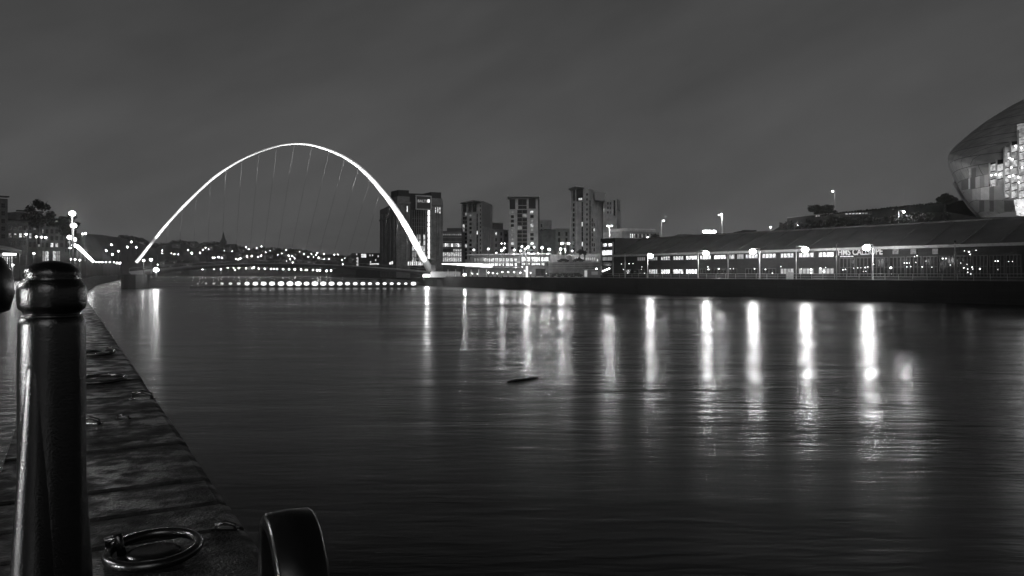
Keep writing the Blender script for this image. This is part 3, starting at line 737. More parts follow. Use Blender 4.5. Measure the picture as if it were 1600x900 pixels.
squad([(1514,263.5),(1516.5,263),(1516.5,278),(1514,278.5)], .55, 'glass_panel', lit_lo); squad([(1518,263),(1525,262),(1525,277),(1518,278)], .55, 'glass_panel', pan[0])
gl = mat('facade glass', .05, .1, 0, .3, .5); bright = emit('lit hall interior', .33, .9, 1.6); dimg = emit('dim hall glass', .09, .7, .6)
# glass front, columns of stepped panels
cols = [(1546,1557),(1557,1569),(1569,1579),(1579,1591),(1591,1602),(1602,1615),(1615,1630),(1630,1648),(1648,1668),(1668,1690)]
topy = [255,250,230,222,204,190,176,166,160,158]
for ci, (x0, x1) in enumerate(cols):
    bot = 293 if ci < 2 else 311; t_ = topy[ci]; y = bot
    squad([(x0, t_), (x1, t_-.1*(x1-x0)), (x1, bot-.22*(x1-x0)), (x0, bot)], .35, 'glass_backing', gl)
    while y - 12 > t_ - 5:
        h_ = min(12, y - t_)
        if h_ < 4: break
        sl = -.22*(x1-x0)/2; xm = (x0+x1)/2
        sl *= 2
        for (xa_, xb_, so_) in ((x0, x1, 0),):
            squad([(xa_+.9, y-h_+so_+.8), (xb_-.9, y-h_+so_+sl+.8), (xb_-.9, y+so_+sl-.8), (xa_+.9, y+so_-.8)], .55, 'glass_panel', rl.choice([bright, bright, dimg, bright, lit_lo]))
        y -= h_
    fr_pts = [S(x0, yy, .8) for yy in range(int(t_), int(bot)+1, 8)]
    MB().tube(fr_pts, .22, 6).build('mullion', mat('pale mullion', .6, .4), sage)
for (x0, y0, x1, y1) in ((1569,239,1574,253),(1589,194,1602,214)): squad([(x0,y0),(x1,y0-2),(x1,y1),(x0,y1)], .9, 'glass_panel', lit_lo)
squad([(1584,312),(1640,306),(1640,345),(1588,336)], 1.4, 'entrance_glazing', lit)
for (x0, y0) in ((1549,274),(1556,273),(1562,273),(1578,247),(1582,249),(1583,274),(1577,276),(1591,277),(1596,231),(1592,285),(1597,262),(1587,228),(1580,262)):
    o = MB().ball((0,0,0), .24, 1).build('ceiling_lamp', emit('hall lamp', 4), sage); o.location = S(x0, y0, 1.2)
# pale lower rim
MB().tube([P(a_, b_, 206) for a_, b_ in ((1492,284),(1502,303),(1515,322),(1531,339))], .55, 8).build('rim', mat('pale rim', .3, .5), sage)

hl = point('hall_light', P(1640,300,160), 3600, sage, 3.0)
point('cladding_fill', P(1556,336,166), 260, sage, .5)  # added uplight to brighten the cladding panels
# ---- embankment behind the long hall
emb = MB()
EP = [(1205,362,250),(1225,350,246),(1232,345,244),(1300,341,232),(1400,334,216),(1480,331,210),(1530,340,200),(1610,338,186),(1800,338,150)]
V = []
for (px, py, Y) in EP:
    a_ = P(px, py, Y); b_ = P(px, 427, Y-38) ; b_.z = QZ
    c_ = Vector((a_.x+60, a_.y+60, a_.z-.5)); V.append([emb.bm.verts.new(p) for p in (b_, (a_*.55+b_*.45)+Vector((0,0,-1.5)), a_, c_)])
for i in range(len(V)-1):
    for j in range(3): emb._f([V[i][j], V[i+1][j], V[i+1][j+1], V[i][j+1]], True)
emb.build('embankment', mat('rough dark slope', .03, .95, 0, .6, .3), kind='structure')
rw = thing('embankment_wall', 'long dark parapet wall climbing behind the hall roof to the curved concert hall', 'wall')
mb = MB(); pts = [(1230,341,240),(1265,337,234),(1300,334,228),(1370,327,217),(1420,321,212),(1450,320,214),(1485,315,217),(1505,313,219),(1530,312,222)]
for i in range(len(pts)-1):
    a_, b_ = pts[i], pts[i+1]; A_, B_ = P(*a_), P(*b_)
    f_ = Face(A_[:2], B_[:2]); bb = -f_.n*3
    v = [mb.bm.verts.new(p) for p in (Vector((A_.x,A_.y,A_.z-5)), Vector((B_.x,B_.y,B_.z-5)), B_, A_, Vector((A_.x,A_.y,A_.z-5))+bb, Vector((B_.x,B_.y,B_.z-5))+bb, B_+bb, A_+bb)]
    for fc_ in ((0,1,2,3),(5,4,7,6),(3,2,6,7),(1,0,4,5),(0,3,7,4),(1,5,6,2)): mb._f([v[k] for k in fc_])
mb.build('wall', mat('dark parapet', .03, .9, 0, .5, .4), rw)
MB().tube([P(px, py-.7, Y-.3) for px, py, Y in pts], .1, 6).build('coping', mat('grey coping', .3, .6), rw)
# lit opening and small lit hut on the wall
hut = thing('lit_kiosk', 'long glowing glazed kiosk let into the embankment wall below its parapet', 'kiosk')
fk = Face(P(1322,335,221.5)[:2], P(1362,331,214)[:2])
fbox(fk, 1323, 331.5, 1362, 337, .4, 1.2, 'frame', brickdk, hut)
for i in range(7): window(fk, 1325+5.1*i, 333.2-.2*i, 1329.7+5.1*i, 335.8-.15*i, hut, 'lit' if i < 5 else 'lo', 1, 1, 1.1)
h2 = thing('lit_cabin', 'small glowing flat cabin window under the embankment trees', 'cabin')
fk2 = Face(XY(1274,231), XY(1284,230)); fbox(fk2, 1274, 335.5, 1283, 340, .2, 1, 'wall', brickdk, h2); window(fk2, 1275, 336.6, 1282, 338.8, h2, 'lit', 2, 1, .8)

cs = []; rb = random.Random(99)
for k in range(90):
    px = rb.uniform(1232, 1482); Y = 226-(px-1232)*.135 - rb.uniform(0, 12); pyy = 353-(px-1232)*.06 - rb.uniform(-6, 5)
    p = P(px, pyy, Y); cs.append((p.x, p.y, p.z, rb.uniform(.7, 1.6)))
for k in range(40):
    px = 1290+k*4.6; py = 334.5-(px-1300)*.105 + rb.uniform(-.6,.8); p = P(px, py, 226-(px-1300)*.14); cs.append((p.x, p.y, p.z, rb.uniform(.15,.35)))
foliage(cs, 17, .28, 60).build('embankment_scrub', leafm, label='dark scrub covering the embankment slope behind the hall', cat='scrub', kind='stuff')
# ---- trees
def tree(px0, px1, ytop, ybase, Y, label, seed, group=None):
    base = P((px0+px1)/2, ybase, Y); t_ = thing('tree', label, 'tree', base, group)
    W = (px1-px0)*Y/F; H = (ybase-ytop)*Y/F; rn = random.Random(seed)
    mb = MB(); mb.tube([(0,0,-1.5),(0.1,0,H*.35),(.3,.1,H*.6)], [.35,.25,.12], 7)
    for k in range(6):
        a_ = k*1.05+rn.random(); mb.tube([(0.1,0,H*(.25+.05*k)),(math.cos(a_)*W*.2,math.sin(a_)*W*.2,H*(.5+.05*k)),(math.cos(a_)*W*.36,math.sin(a_)*W*.3,H*(.62+.05*k))],[.12,.08,.03],5)
    mb.build('trunk', mat('bark', .05, .9), t_)
    cs = [(rn.uniform(-.36,.36)*W, rn.uniform(-.3,.3)*W, H*rn.uniform(.3,.82), W*rn.uniform(.13,.2)) for _ in range(22)]
    foliage(cs, seed, W*.045, 190).build('crown', leafm, t_); return t_
tree(1262,1288,319,341,236, 'left of two rounded dark trees on the embankment parapet', 61, 'embankment trees')
tree(1281,1306,318,340,231, 'right of two rounded dark trees beside the tall skyline lamp', 62, 'embankment trees')
tree(1461,1492,303,322,205, 'sparse bushy tree at the left foot of the curved concert hall', 63)
tree(40,82,304,372,190, 'large dark tree above the promenade buildings at far left', 64)
tree(86,120,330,380,260, 'tree behind the two nearest promenade lamps', 65)
tree(1016,1031,365.5,376,300, 'small round dark tree right of the pale rooftop building', 66)
tree(1218,1232,345,364,250, 'thin dark bush at the left end of the embankment wall', 67)
for i, (px, s) in enumerate(((905,16),(913,12))): tree(px-s/3, px+s/3, 388, 402, 300, ('left','right')[i]+' small dark shrub tree in front of the tallest tower', 68+i)

# ================================================================ TILTING BRIDGE
br = thing('arch_bridge', 'floodlit white tilting footbridge with a tall parabolic arch over the river', 'bridge')
F1, F2 = P(214,409,268), P(674,425,316)
base = (F2-F1); base.z = 0; ub = base.normalized(); up_ = Vector((-ub.y*-1, -ub.x*1, 0))
upst = Vector((ub.y, -ub.x, 0))                 # upstream (towards the camera)
if upst.y > 0: upst = -upst
tilt = (Vector((0,0,1)) + upst*.22).normalized(); npl = ub.cross(tilt)
def arch_pt(px, py):
    d_ = Vector(((px-HX)/F, 1, (HY-py)/F)); o_c = Vector((0,0,CZ)); t_ = (F1-o_c).dot(npl)/d_.dot(npl); return o_c + d_*t_
AC = [(213,410),(219,403),(240,376),(264,347),(295,314),(329,282),(353,264),(378,249),(405,237),(433,228),(450,225),(466,224),(488,226),(515,234),(539,245),(561,260),(579,277),(595,296),(610,315),(624,336),(636,356),(648,378),(661,402),(673,424)]
aw = [7,6.5,6,5.6,5.5,5.5,5.4,5.3,5.2,5.2,5.3,5.6,6.6,7.5,8.2,8.8,9.4,10,10.6,11,11.6,12,12.5,12.5]
def smooth(pts, k=4):
    out = []
    for i in range(len(pts)-1):
        p0, p1, p2, p3 = pts[max(i-1,0)], pts[i], pts[i+1], pts[min(i+2,len(pts)-1)]
        for j in range(k):
            t_ = j/k; out.append(tuple(.5*((2*p1[m_])+(-p0[m_]+p2[m_])*t_+(2*p0[m_]-5*p1[m_]+4*p2[m_]-p3[m_])*t_*t_+(-p0[m_]+3*p1[m_]-3*p2[m_]+p3[m_])*t_**3) for m_ in range(len(p1))))
    out.append(pts[-1]); return out
sp = smooth([(a_[0], a_[1], w_) for a_, w_ in zip(AC, aw)])
apts = [arch_pt(s[0], s[1]) for s in sp]
mb = MB(); rings = []; n = 14
for i, p in enumerate(apts):
    d_ = (apts[min(i+1,len(apts)-1)]-apts[max(i-1,0)]).normalized(); inpl = d_.cross(npl).normalized(); hw = (sp[i][2]-1.7)*p.y/F/2
    rings.append([mb.bm.verts.new(p + inpl*math.cos(2*math.pi*k/n)*hw + npl*math.sin(2*math.pi*k/n)*hw*1.25) for k in range(n)])
for i in range(len(rings)-1):
    for k in range(n): mb._f([rings[i][k], rings[i][(k+1)%n], rings[i+1][(k+1)%n], rings[i+1][k]], True)
mb._f(rings[0]); mb._f(rings[-1][::-1]); mb.build('arch', white, br)
# curved deck bowed downstream
deck = []
ND = 40
for i in range(ND+1):
    u = i/ND; bow = 4*u*(1-u)
    p = F1.lerp(F2, u) - upst*(34*bow); p.z = 4.6 + 3.6*bow + .6; deck.append(p)
mb = MB(); rings = []
for i, p in enumerate(deck):
    d_ = (deck[min(i+1,ND)]-deck[max(i-1,0)]).normalized(); s = Vector((d_.y,-d_.x,0)).normalized()
    if s.dot(upst) < 0: s = -s
    rings.append([mb.bm.verts.new(p+s*a_+Vector((0,0,b_))) for a_, b_ in ((3.2,.45),(3.4,.1),(1.8,-.9),(-1.8,-.9),(-3.4,.1),(-3.2,.45))])
for i in range(ND):
    for k in range(6): mb._f([rings[i][k], rings[i][(k+1)%6], rings[i+1][(k+1)%6], rings[i+1][k]])
mb._f(rings[0]); mb._f(rings[-1][::-1])
mb.build('deck', mat('pale deck steel', .3, .5), br)
mb = MB()
for sgn in (1, -1):
    rp = []
    for i, p in enumerate(deck):
        d_ = (deck[min(i+1,ND)]-deck[max(i-1,0)]).normalized(); s = Vector((d_.y,-d_.x,0)).normalized(); s = s if s.dot(upst) > 0 else -s
        q = p+s*3.1*sgn+Vector((0,0,1.55)); rp.append(q); mb.tube([q, q-Vector((0,0,1.1))], .05, 4)
    mb.tube(rp, .06, 5)
mb.build('handrail', steel, br)
hang_px = [(264,347),(285,325),(307,303),(329,282),(353,265),(378,250),(405,237),(433,228),(460,224),(488,226),(515,234),(539,246),(561,261),(579,278),(595,296),(611,317),(624,336),(636,357)]
for i, (px, py) in enumerate(hang_px):
    a_ = arch_pt(px, py); u = .07+.86*i/17; p = deck[min(ND, int(round(u*ND)))] - upst*(-3.0)
    MB().tube([a_, p+Vector((0,0,.4))], .034, 5, False).build('hanger', mat('hanger cable', .13, .6), br)
# piers
def pier(cx, cy, L, W, ang, zt):
    mb = MB(); pr = []
    for k in range(16):
        t_ = 2*math.pi*k/16; x = math.cos(t_); y = math.sin(t_)
        pr.append((x*abs(x)**-.3*L/2 if x else 0, y*abs(y)**-.3*W/2 if abs(y) > 1e-6 else 0))
    ca, sa = math.cos(ang), math.sin(ang)
    return mb.prism([(cx+x*ca-y*sa, cy+x*sa+y*ca) for x, y in pr], -3, zt)
upa = math.atan2(upst.y, upst.x)
pier(F1.x-1.5, F1.y+2, 26, 9, upa, 4.6).build('pier', mat('pier concrete', .035, .8), br)
pier(F2.x+2.5, F2.y+2, 22, 9, upa, 4.4).build('pier', MATS['pier concrete'], br)
fbr = Face(XY(640,303), XY(690,303))
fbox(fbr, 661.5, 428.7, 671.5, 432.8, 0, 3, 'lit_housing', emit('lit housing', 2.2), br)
fbox(fbr, 674, 413.5, 681.5, 424, 0, 3, 'hinge_housing', darksteel, br)
fbox(fbr, 672.5, 424.5, 719, 433.5, -1, 2, 'hinge_hall_wall', mat('hinge hall concrete', .2, .7), br)
point('foot_light', P(667,431,299), 2600, br, .5)
# floodlights of the arch (upstream edge of both piers and the deck)
def spot(loc, target, energy, size, parent):
    l = bpy.data.lights.new('floodlight', 'SPOT'); l.energy = energy*.6; l.spot_size = R(size); l.spot_blend = .6; l.shadow_soft_size = .4
    o = bpy.data.objects.new('floodlight', l); C.objects.link(o); o.location = loc
    o.rotation_euler = (Vector(target)-Vector(loc)).to_track_quat('-Z', 'Y').to_euler(); o.parent = parent
PL = F1 + upst*14 + Vector((0,0,1)); PR = F2 + upst*12 + Vector((-6,0,1)); mid = (F1+F2)/2 + upst*26; mid.z = 3
for (loc, k, en, sz) in ((PL,5,26000,50),(PL,24,260000,34),(PL,40,520000,30),(PR,86,14000,60),(PR,70,300000,40),(PR,54,560000,30),(PL,56,420000,24),(PL,12,90000,40),(PR,82,120000,40)):
    spot(loc, apts[min(k,len(apts)-1)], en, sz, br)

# deck lights' water reflections, made as glowing balls on an added boom
BY = 268
gb = thing('added_boom', 'added low dark boom carrying the glowing reflections in front of the footbridge', 'boom')
b0, b1 = P(296,444.6,BY), P(650,444.6,BY)
MB().box(((b0.x+b1.x)/2, BY+.4, .32), (b1.x-b0.x, .5, .5)).build('beam', darksteel, gb)
bl = [(309,1.2,0),(322,1.6,0),(334,2.2,0),(347,2.6,1),(360,3,1),(373,3.2,1),(386,4.2,2),(399,4.6,2),(412,4.8,2),(425,5,2),(439,5.6,2),(453,5.8,2),(466,5.8,2),(479,4.8,2),(492,5.6,2),(505,5.2,2),(518,5,2),(531,4.6,2),(543,4.2,2),(555,3.9,2),(567,4,2),(578,3.4,2),(590,3.4,2),(601,3.4,2),(612,3.2,2),(623,3,2),(634,2.8,2),(646,4.6,2)]
bm_ = [emit('faint water glint', .3), emit('soft water glint', .8), emit('water glint', 1.6)]  # glow levels of the reflections put on the water
NTH = ['first','second','third','fourth','fifth','sixth','seventh','eighth','ninth','tenth','eleventh','twelfth','thirteenth','fourteenth']
for bi, (px, r_, k) in enumerate(bl):
    p = P(px, 443.2, BY-.6); rr = r_*BY/F
    o = thing('water_glint', '%s%s glowing reflection %s in the row along the water before the bridge' % (NTH[bi] if bi < 14 else NTH[27-bi], ' faint' if k == 0 else '', 'from the left end' if bi < 14 else 'from the right end'), 'light', p, 'row of glowing reflections before the footbridge')
    c = MB().ball((0,0,0), 1, 2).build('lens', bm_[k], o); c.scale = (rr*.92, .35, rr*.62)  # glowing ball standing for a reflection
    c = MB().box((0,.38,0), (.3,.4,.3)).build('bracket', darksteel, o)

# ================================================================ LAMPS
LG = {}
def lamp(px, py, Y, zb, label, group=None, head=.42, energy=400, side=None, name='street_lamp', glow=lampglow, double=None, rad=.3, pole_px=None, pm=None):
    pm = pm or (steel if pole_px else darksteel)
    head *= .62; energy *= .42
    """px,py: the glowing head. pole_px: column of the pole when the head hangs on an arm"""
    h = P(px, py, Y); ppx = pole_px if pole_px is not None else px; b_ = P(ppx, py, Y)
    o = thing(name, label, 'street lamp', (b_.x, Y, zb), group)
    H = h.z - zb; dx = h.x-b_.x
    pr = max(.06, Y*.00032)
    if dx == 0:
        MB().lathe([(pr*2.2,0),(pr*2.2,.5),(pr,.7),(pr*.8,H-head)], n=8).build('pole', pm, o)
    else:
        MB().lathe([(pr*2.2,0),(pr*2.2,.5),(pr,.7),(pr*.8,H+head*.9)], n=8).build('pole', pm, o)
        MB().tube([(0,0,H+head*.7),(dx*.5,0,H+head*1.0),(dx,0,H+head*.75)], pr*.7, 6).build('arm', pm, [q for q in o.children][0])
    c = MB().ball((0,0,0), 1, 2).build('lamp_head', glow, o); c.location = (dx,0,H); c.scale = (head, head, head*.8)
    MB().lathe([(head*.3,head*.75),(head*.45,head*.7),(head*.2,head*.98),(.03,head*1.1)], (dx,0,H), 10).build('cap', darksteel, o)
    if double is not None:
        ex = P(double, py, Y).x-b_.x
        MB().tube([(0,0,H+head*.7),(ex*.5,0,H+head),(ex,0,H+head*.75)], pr*.7, 6).build('arm', pm, o)
        c2 = MB().ball((0,0,0), 1, 2).build('lamp_head', glow, o); c2.location = (ex,0,H); c2.scale = (head*.85, head*.85, head*.7)
        if energy: point('lamp_light', (ex,-head*1.3,H-head*.4), energy*.6, o, rad)
    if energy: point('lamp_light', (dx,-head*1.4,H-head*.5), energy, o, rad)
    return o
# quayside lamps in front of the long hall
QL = [(1016,400,1012,'quayside lamp at the left end of the long hall, right of the stair tower',2200),
      (1103,396,1091,'quayside lamp on a tall pale pole above the brightest pair of window rows',3200),
      (1176,393,1187,'quayside lamp hanging left of its pole, third along the hall',3200),
      (1258,390,1244,'quayside lamp on a bright pole just right of the white cabinet',3600),
      (1354,387,1364,'brightest quayside lamp, right above the HMS CALLIOPE lettering',4200)]
def quay_pt(px, off=2.0):
    best = None
    for i in range(len(GQ)-1):
        a_, b_ = GQ[i], GQ[i+1]
        try: p = col_on(px, a_, b_)
        except ZeroDivisionError: continue
        lo, hi = sorted((a_[1], b_[1]))
        if lo-.01 <= p.y <= hi+.01 and p.y > 5: best = (p, Vector((b_[0]-a_[0], b_[1]-a_[1], 0)).normalized())
    p, t_ = best; n_ = Vector((-t_.y, t_.x, 0)); n_ = n_ if n_.x < 0 else -n_
    return p, t_, n_
for (px, py, pp, lbl, en) in QL:
    p, t_, n_ = quay_pt(px); lamp(px, py, p.y+2.5, QZ, lbl, 'quayside lamps before the long hall', 1.1, en*.95, pole_px=pp, glow=emit('floodlight glow', 70), rad=.45)
for (px, yt, lbl) in ((1137.5,393,'bare slim pole standing between two brightest hall bays'),(1187.7,392,'bare slim pole right of the third quayside lamp'),(1307,381,'dark capped pole just left of the lettering on the hall'),(1492,379,'bare slim pole before the dark right part of the hall'),(976.5,396,'short bare pole at the left end of the gutter')):
    p, t_, n_ = quay_pt(px); b_ = P(px, 427, p.y+1.5); o = thing('pole', lbl, 'pole', (b_.x, b_.y, QZ)); H = ZY(yt, b_.y)-QZ
    MB().tube([(0,0,0),(0,0,H)], [.09,.06], 8).build('shaft', steel, o); MB().lathe([(.16,H),(.18,H+.3),(.03,H+.4)], n=8).build('cap', darksteel, o)

lamp(1127,335,262,13,'tallest lamp on the skyline behind the long roof, on a bright pole', None, .42, 3500, pole_px=1128.5)
lamp(1123,336,262.5,13,'second head close beside the tallest skyline lamp', None, .3, 0, pole_px=1127)
lamp(1037,345,290,10,'skyline lamp right of the low pale rooftop building', None, .42, 1200, pole_px=1033.5)
lamp(1204,355,240,12,'skyline lamp right over the middle of the long roof', None, .45, 1500)
lamp(1247,351,226,13,'skyline lamp against the end of the embankment wall', None, .45, 1500, pole_px=1241)
lamp(1301,299,240,20,'highest lamp on the embankment beside the two trees', None, .42, 600, pole_px=1304.5)
lamp(1412,331,196,14,'lamp before the embankment below the curved hall', None, .5, 6500, pole_px=1404)
lamp(949.5,353,285,8,'double headed street lamp above the stair tower', None, .42, 5500, pole_px=952.5, double=956)
lamp(878,380.5,300,8,'double headed street lamp left of the tallest tower', None, .75, 2500, pole_px=883, double=888.5)
lamp(1012,371,280,8,'round lamp low behind the pale rooftop building edge', None, .5, 900)
lamp(920.5,421,235,QZ,'low round lamp beside the kiosk on the quay', None, .4, 400) if False else None
lamp(932,420,246,QZ,'low round lamp just left of the stair tower', None, .42, 500)
lamp(726,429,292,QZ-.2,'brightest low lamp at the quay edge right of the bridge foot', None, .75, 2500, glow=MATS['floodlight glow'])
hd = thing('light_mast', 'short mast carrying a bright wide bank of lamps above the long roof', 'light mast', P(1110,366,255))
hb = P(1108,362,255); 
MB().tube([(0,0,-6),(0,0,1.2)], .12, 8).build('pole', steel, hd)
for k, (px, wv) in enumerate(((1101.5,.8),(1105,1),(1109,.8),(1115.5,.8))): c = MB().ball((0,0,0),1,2).build('lamp_head', lampglow, hd); c.location = P(px,362,255)-hd.location; c.scale=(wv,.4,.5)
MB().box(tuple((P(1108,360,255.5)-hd.location)), (3.6,.2,.3)).build('crossbar', darksteel, hd)
for (px, py) in ((1084.5,371),(1093,371.2),(1097.5,369.5)): lamp(px, py, 262, 10, {1084.5:'leftmost tiny lamp peeping over the long roof',1093:'middle tiny lamp peeping over the long roof',1097.5:'larger tiny lamp under the bank of lamps on the mast'}[px], None, .42 if px < 1095 else .6, 0)
# plaza lamps (between towers and quay)
PZ = [(740.5,390.5,300,'round lamp at the foot of the leftmost tower'),(763,389,300,'round lamp left of the lamp pair near the low blocks'),(784,391,300,'larger lamp of the close pair left of the middle tower'),(788.5,387.5,302,'upper lamp of the close pair left of the middle tower'),(783.5,380.5,330,'left of two small upper lamps over the low blocks'),(788.5,380.5,330,'right of two small upper lamps over the low blocks'),
      (803.5,390.5,300,'lamp in front of the left foot of the middle tower'),(803,397,296,'small low lamp under the middle tower, just above the roof edge'),(813.5,392,296,'lamp at the lower end of the middle tower glazing'),(815.5,385,310,'lamp above the slanting lit boom'),(820.5,389,300,'broad lamp left in the cluster under the middle tower'),(825,386,300,'brightest lamp of the cluster under the middle tower'),(834.5,386,312,'lamp right of the cluster under the middle tower'),
      (847,387,310,'large round lamp right of the middle tower'),(858,389.5,310,'large round lamp before the darkest block'),(876,389,320,'lower lamp under the double headed lamp'),(894,392,345,'floodlight at the foot of the tallest tower'),(841,395.5,300,'small lamp low right of the middle tower'),(856,397,298,'tiny lamp on the terrace roof edge'),(775.5,395,320,'tiny lamp low before the low blocks')]
for (px, py, Y, lbl) in PZ:
    big = 'large' in lbl or 'bright' in lbl or 'double' in lbl
    tiny = 'tiny' in lbl or 'small' in lbl
    lamp(px, py, Y, 8, lbl, None, .8 if big else .4 if tiny else .58, (6500 if px in (825, 876) else 2200) if big else 0 if tiny else 350)
PR2 = [(763.3,426),(770,426.8),(785,425),(794,425),(803.3,425.3),(813,426),(820.5,423),(777,427.5),(829,426.5),(836.5,428.5),(806,418),(816,417),(746,428),(738,427.6)]
for i, (px, py) in enumerate(PR2):
    if i < 6: lamp(px, py, 262, QZ, '%s small round lamp from the left in the low quay row below the restaurant' % NTH[i], 'low lamps below the restaurant', .32, 120)
    else: lamp(px, py, 262-(.5*i), QZ, {6:'low lamp left of the bright vertical mast foot',7:'dim tiny lamp in the low quay row',8:'tiny quay lamp right of the bright mast',9:'tiny quay lamp left of the grey cabin',10:'tiny lamp under the awning right end',11:'tiny lamp high beside the bright mast',12:'right of two tiny lamps beside the canopy columns',13:'left of two tiny lamps beside the canopy columns'}[i], None, .2, 0)
# bright mast and slanting boom (small crane)
cr = thing('quay_crane', 'small floodlit crane with slanting white boom and bright upright mast below the middle tower', 'crane', P(823,433,258))
b_ = cr.location
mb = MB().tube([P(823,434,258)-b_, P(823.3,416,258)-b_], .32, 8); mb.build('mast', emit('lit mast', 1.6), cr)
MB().tube([P(822.5,402,280)-b_, P(813,386.5,280)-b_], [.32,.2], 8).build('boom', white, cr)
MB().tube([P(823.3,416,258)-b_, P(822.5,402,280)-b_], .16, 6).build('post', steel, cr)
l_ = point('crane_light', P(821,396,272), 500); l_.parent = cr; l_.location = P(821,396,272)-b_

# ---- quay furniture between px 840 and 938
cab = thing('utility_cabin', 'plain grey windowless cabin on the quay left of the parked cars', 'cabin', P(844,431,245))
MB().box((0,0,1.0),(3.2,2.4,2.2)).build('wall', mat('grey cabin', .16, .6), cab); MB().box((0,0,2.18),(3.5,2.7,.15)).build('roof', darksteel, cab); MB().box((.6,-1.23,.95),(.9,.06,1.9)).build('door', mat('cabin door', .1, .5), cab)
ki = thing('quay_kiosk', 'low flat kiosk with a pale lit end beside the railing left of the stair tower', 'kiosk', P(924.5,433.5,215)); ki.location.z = QZ
MB().box((0,0,1.1),(4.4,2.2,2.2)).build('wall', mat('kiosk wall', .14, .6), ki); MB().box((0,0,2.3),(4.7,2.5,.16)).build('roof', steel, ki); MB().box((-1.75,-1.13,1.15),(.75,.08,1.8)).build('lit_panel', emit('kiosk lit panel', .35), ki); MB().box((.7,-1.13,1.3),(1.8,.08,.9)).build('shutter', steel, ki)
hb_ = thing('control_cabinet', 'pale square cabinet standing against the quay railing', 'cabinet', P(1238,436,161)); hb_.location = (quay_pt(1238)[0].x-.1, quay_pt(1238)[0].y+1.2, QZ)
MB().box((0,0,.8),(1.3,.7,1.6)).build('body', mat('pale cabinet', .45, .5), hb_); MB().box((0,-.36,.8),(1.1,.04,1.35)).build('door', mat('cabinet door', .38, .5), hb_)

# cars
def car_mesh():
    o = thing('parked_car', 'dark', 'car', (0,0,0), 'cars parked on the quayside')
    prof = [(-2.1,.35),(-2.15,.75),(-1.9,.9),(-1.25,.98),(-.6,1.42),(.75,1.45),(1.4,1.0),(2.05,.88),(2.15,.55),(2.1,.32)]
    mb = MB()
    for w0 in (0,):
        a_ = [mb.bm.verts.new((x, -.82 if z < 1.1 else -.66, z)) for x, z in prof]; b2 = [mb.bm.verts.new((x, .82 if z < 1.1 else .66, z)) for x, z in prof]
        n_ = len(prof)
        for i in range(n_): mb._f([a_[i], a_[(i+1)%n_], b2[(i+1)%n_], b2[i]])
        mb._f(a_); mb._f(b2[::-1])
    mb.build('body', mat('dark car paint', .05, .25, .3), o)
    mb = MB()
    for s in (-1,1): mb.face([(-1.1,s*.80,1.0),(-.55,s*.70,1.36),(.7,s*.70,1.38),(1.2,s*.80,1.02)])
    mb.build('side_glass', glass_dark, o)
    for x in (-1.35,1.35):
        for s in (-1,1):
            M_ = Matrix.Translation((x, s*.78, .32)) @ Matrix.Rotation(R(90),4,'X')
            wv = MB().lathe([(.2,-.1),(.32,-.09),(.32,.09),(.2,.1)], n=14, M=M_).build('wheel', mat('tyre', .02, .9), o)
    for s in (-1,1): MB().box((2.1,s*.6,.68),(.08,.3,.14)).build('headlight', emit('car reflector', .6), o)
    return o
car0 = car_mesh()
cars = [(858,270,QZ,.3,'leftmost parked car beside the grey cabin'),(868,265,QZ,.3,'second parked car from the grey cabin'),(879,260,QZ,.3,'third parked car, in the middle of the quayside row'),(890,255,QZ,.35,'fourth parked car, nearest the kiosk in the quayside row'),(900,250,QZ,.35,'rightmost quayside car beside the kiosk'),(880,290,ZY(409,275),.4,'left car on top of the terrace wall'),(903,280,ZY(409,275),.4,'right car on top of the terrace wall')]
for i, (px, Y, z, a_, lbl) in enumerate(cars):
    o = car0 if i == 0 else copy_tree(car0); p = P(px, 427, Y); o.location = (p.x, Y, z); o.rotation_euler.z = a_; o['label'] = lbl

# ---- quay railing
rail = thing('quay_railing', 'long pale tubular railing along the far quay edge before the hall', 'railing')
run = [Vector((x, y, QZ+.03)) for x, y in (GQ[0], GQ[1], GQ[2], GQ[3], GQ[4], (24.8,202))]
def inward(a_, b_):
    t_ = (b_-a_).normalized(); n_ = Vector((-t_.y, t_.x, 0)); return n_ if n_.x > 0 else -n_
run2 = [run[i] + inward(run[max(i-1,0)], run[min(i+1,len(run)-1)])*.4 for i in range(len(run))]
for hz, rr in ((1.12,.038),(.62,.03),(.16,.025)): MB().tube([p+Vector((0,0,hz)) for p in run2], rr, 6).build('rail', steel, rail)
pm_ = None
for i in range(1, len(run2)-1):
    a_, b_ = run2[i], run2[i+1]; L = (b_-a_).length; n = max(1, int(L/2.5))
    for k in range(n):
        p = a_.lerp(b_, k/n)
        if pm_ is None: pm_ = MB().tube([(0,0,0),(0,0,1.14)], .04, 6).build('post', steel, rail); q = pm_
        else: q = pm_.copy(); C.objects.link(q)
        q.location = p
mr_ = thing('short_railing', 'short low railing on the quay edge below the restaurant terraces', 'railing')
g1, g2 = Vector((17,217,QZ+.03)), Vector((-22,294,QZ+.03))
for hz in (1.05,.55): MB().tube([g1+Vector((.5,.2,hz)), g2+Vector((.5,.2,hz))], .03, 6).build('rail', steel, mr_)
for k in range(28): q = pm_.copy(); C.objects.link(q); q.parent = mr_; q.location = g1.lerp(g2, k/27)+Vector((.5,.2,0)); q.scale=(1,1,.93)

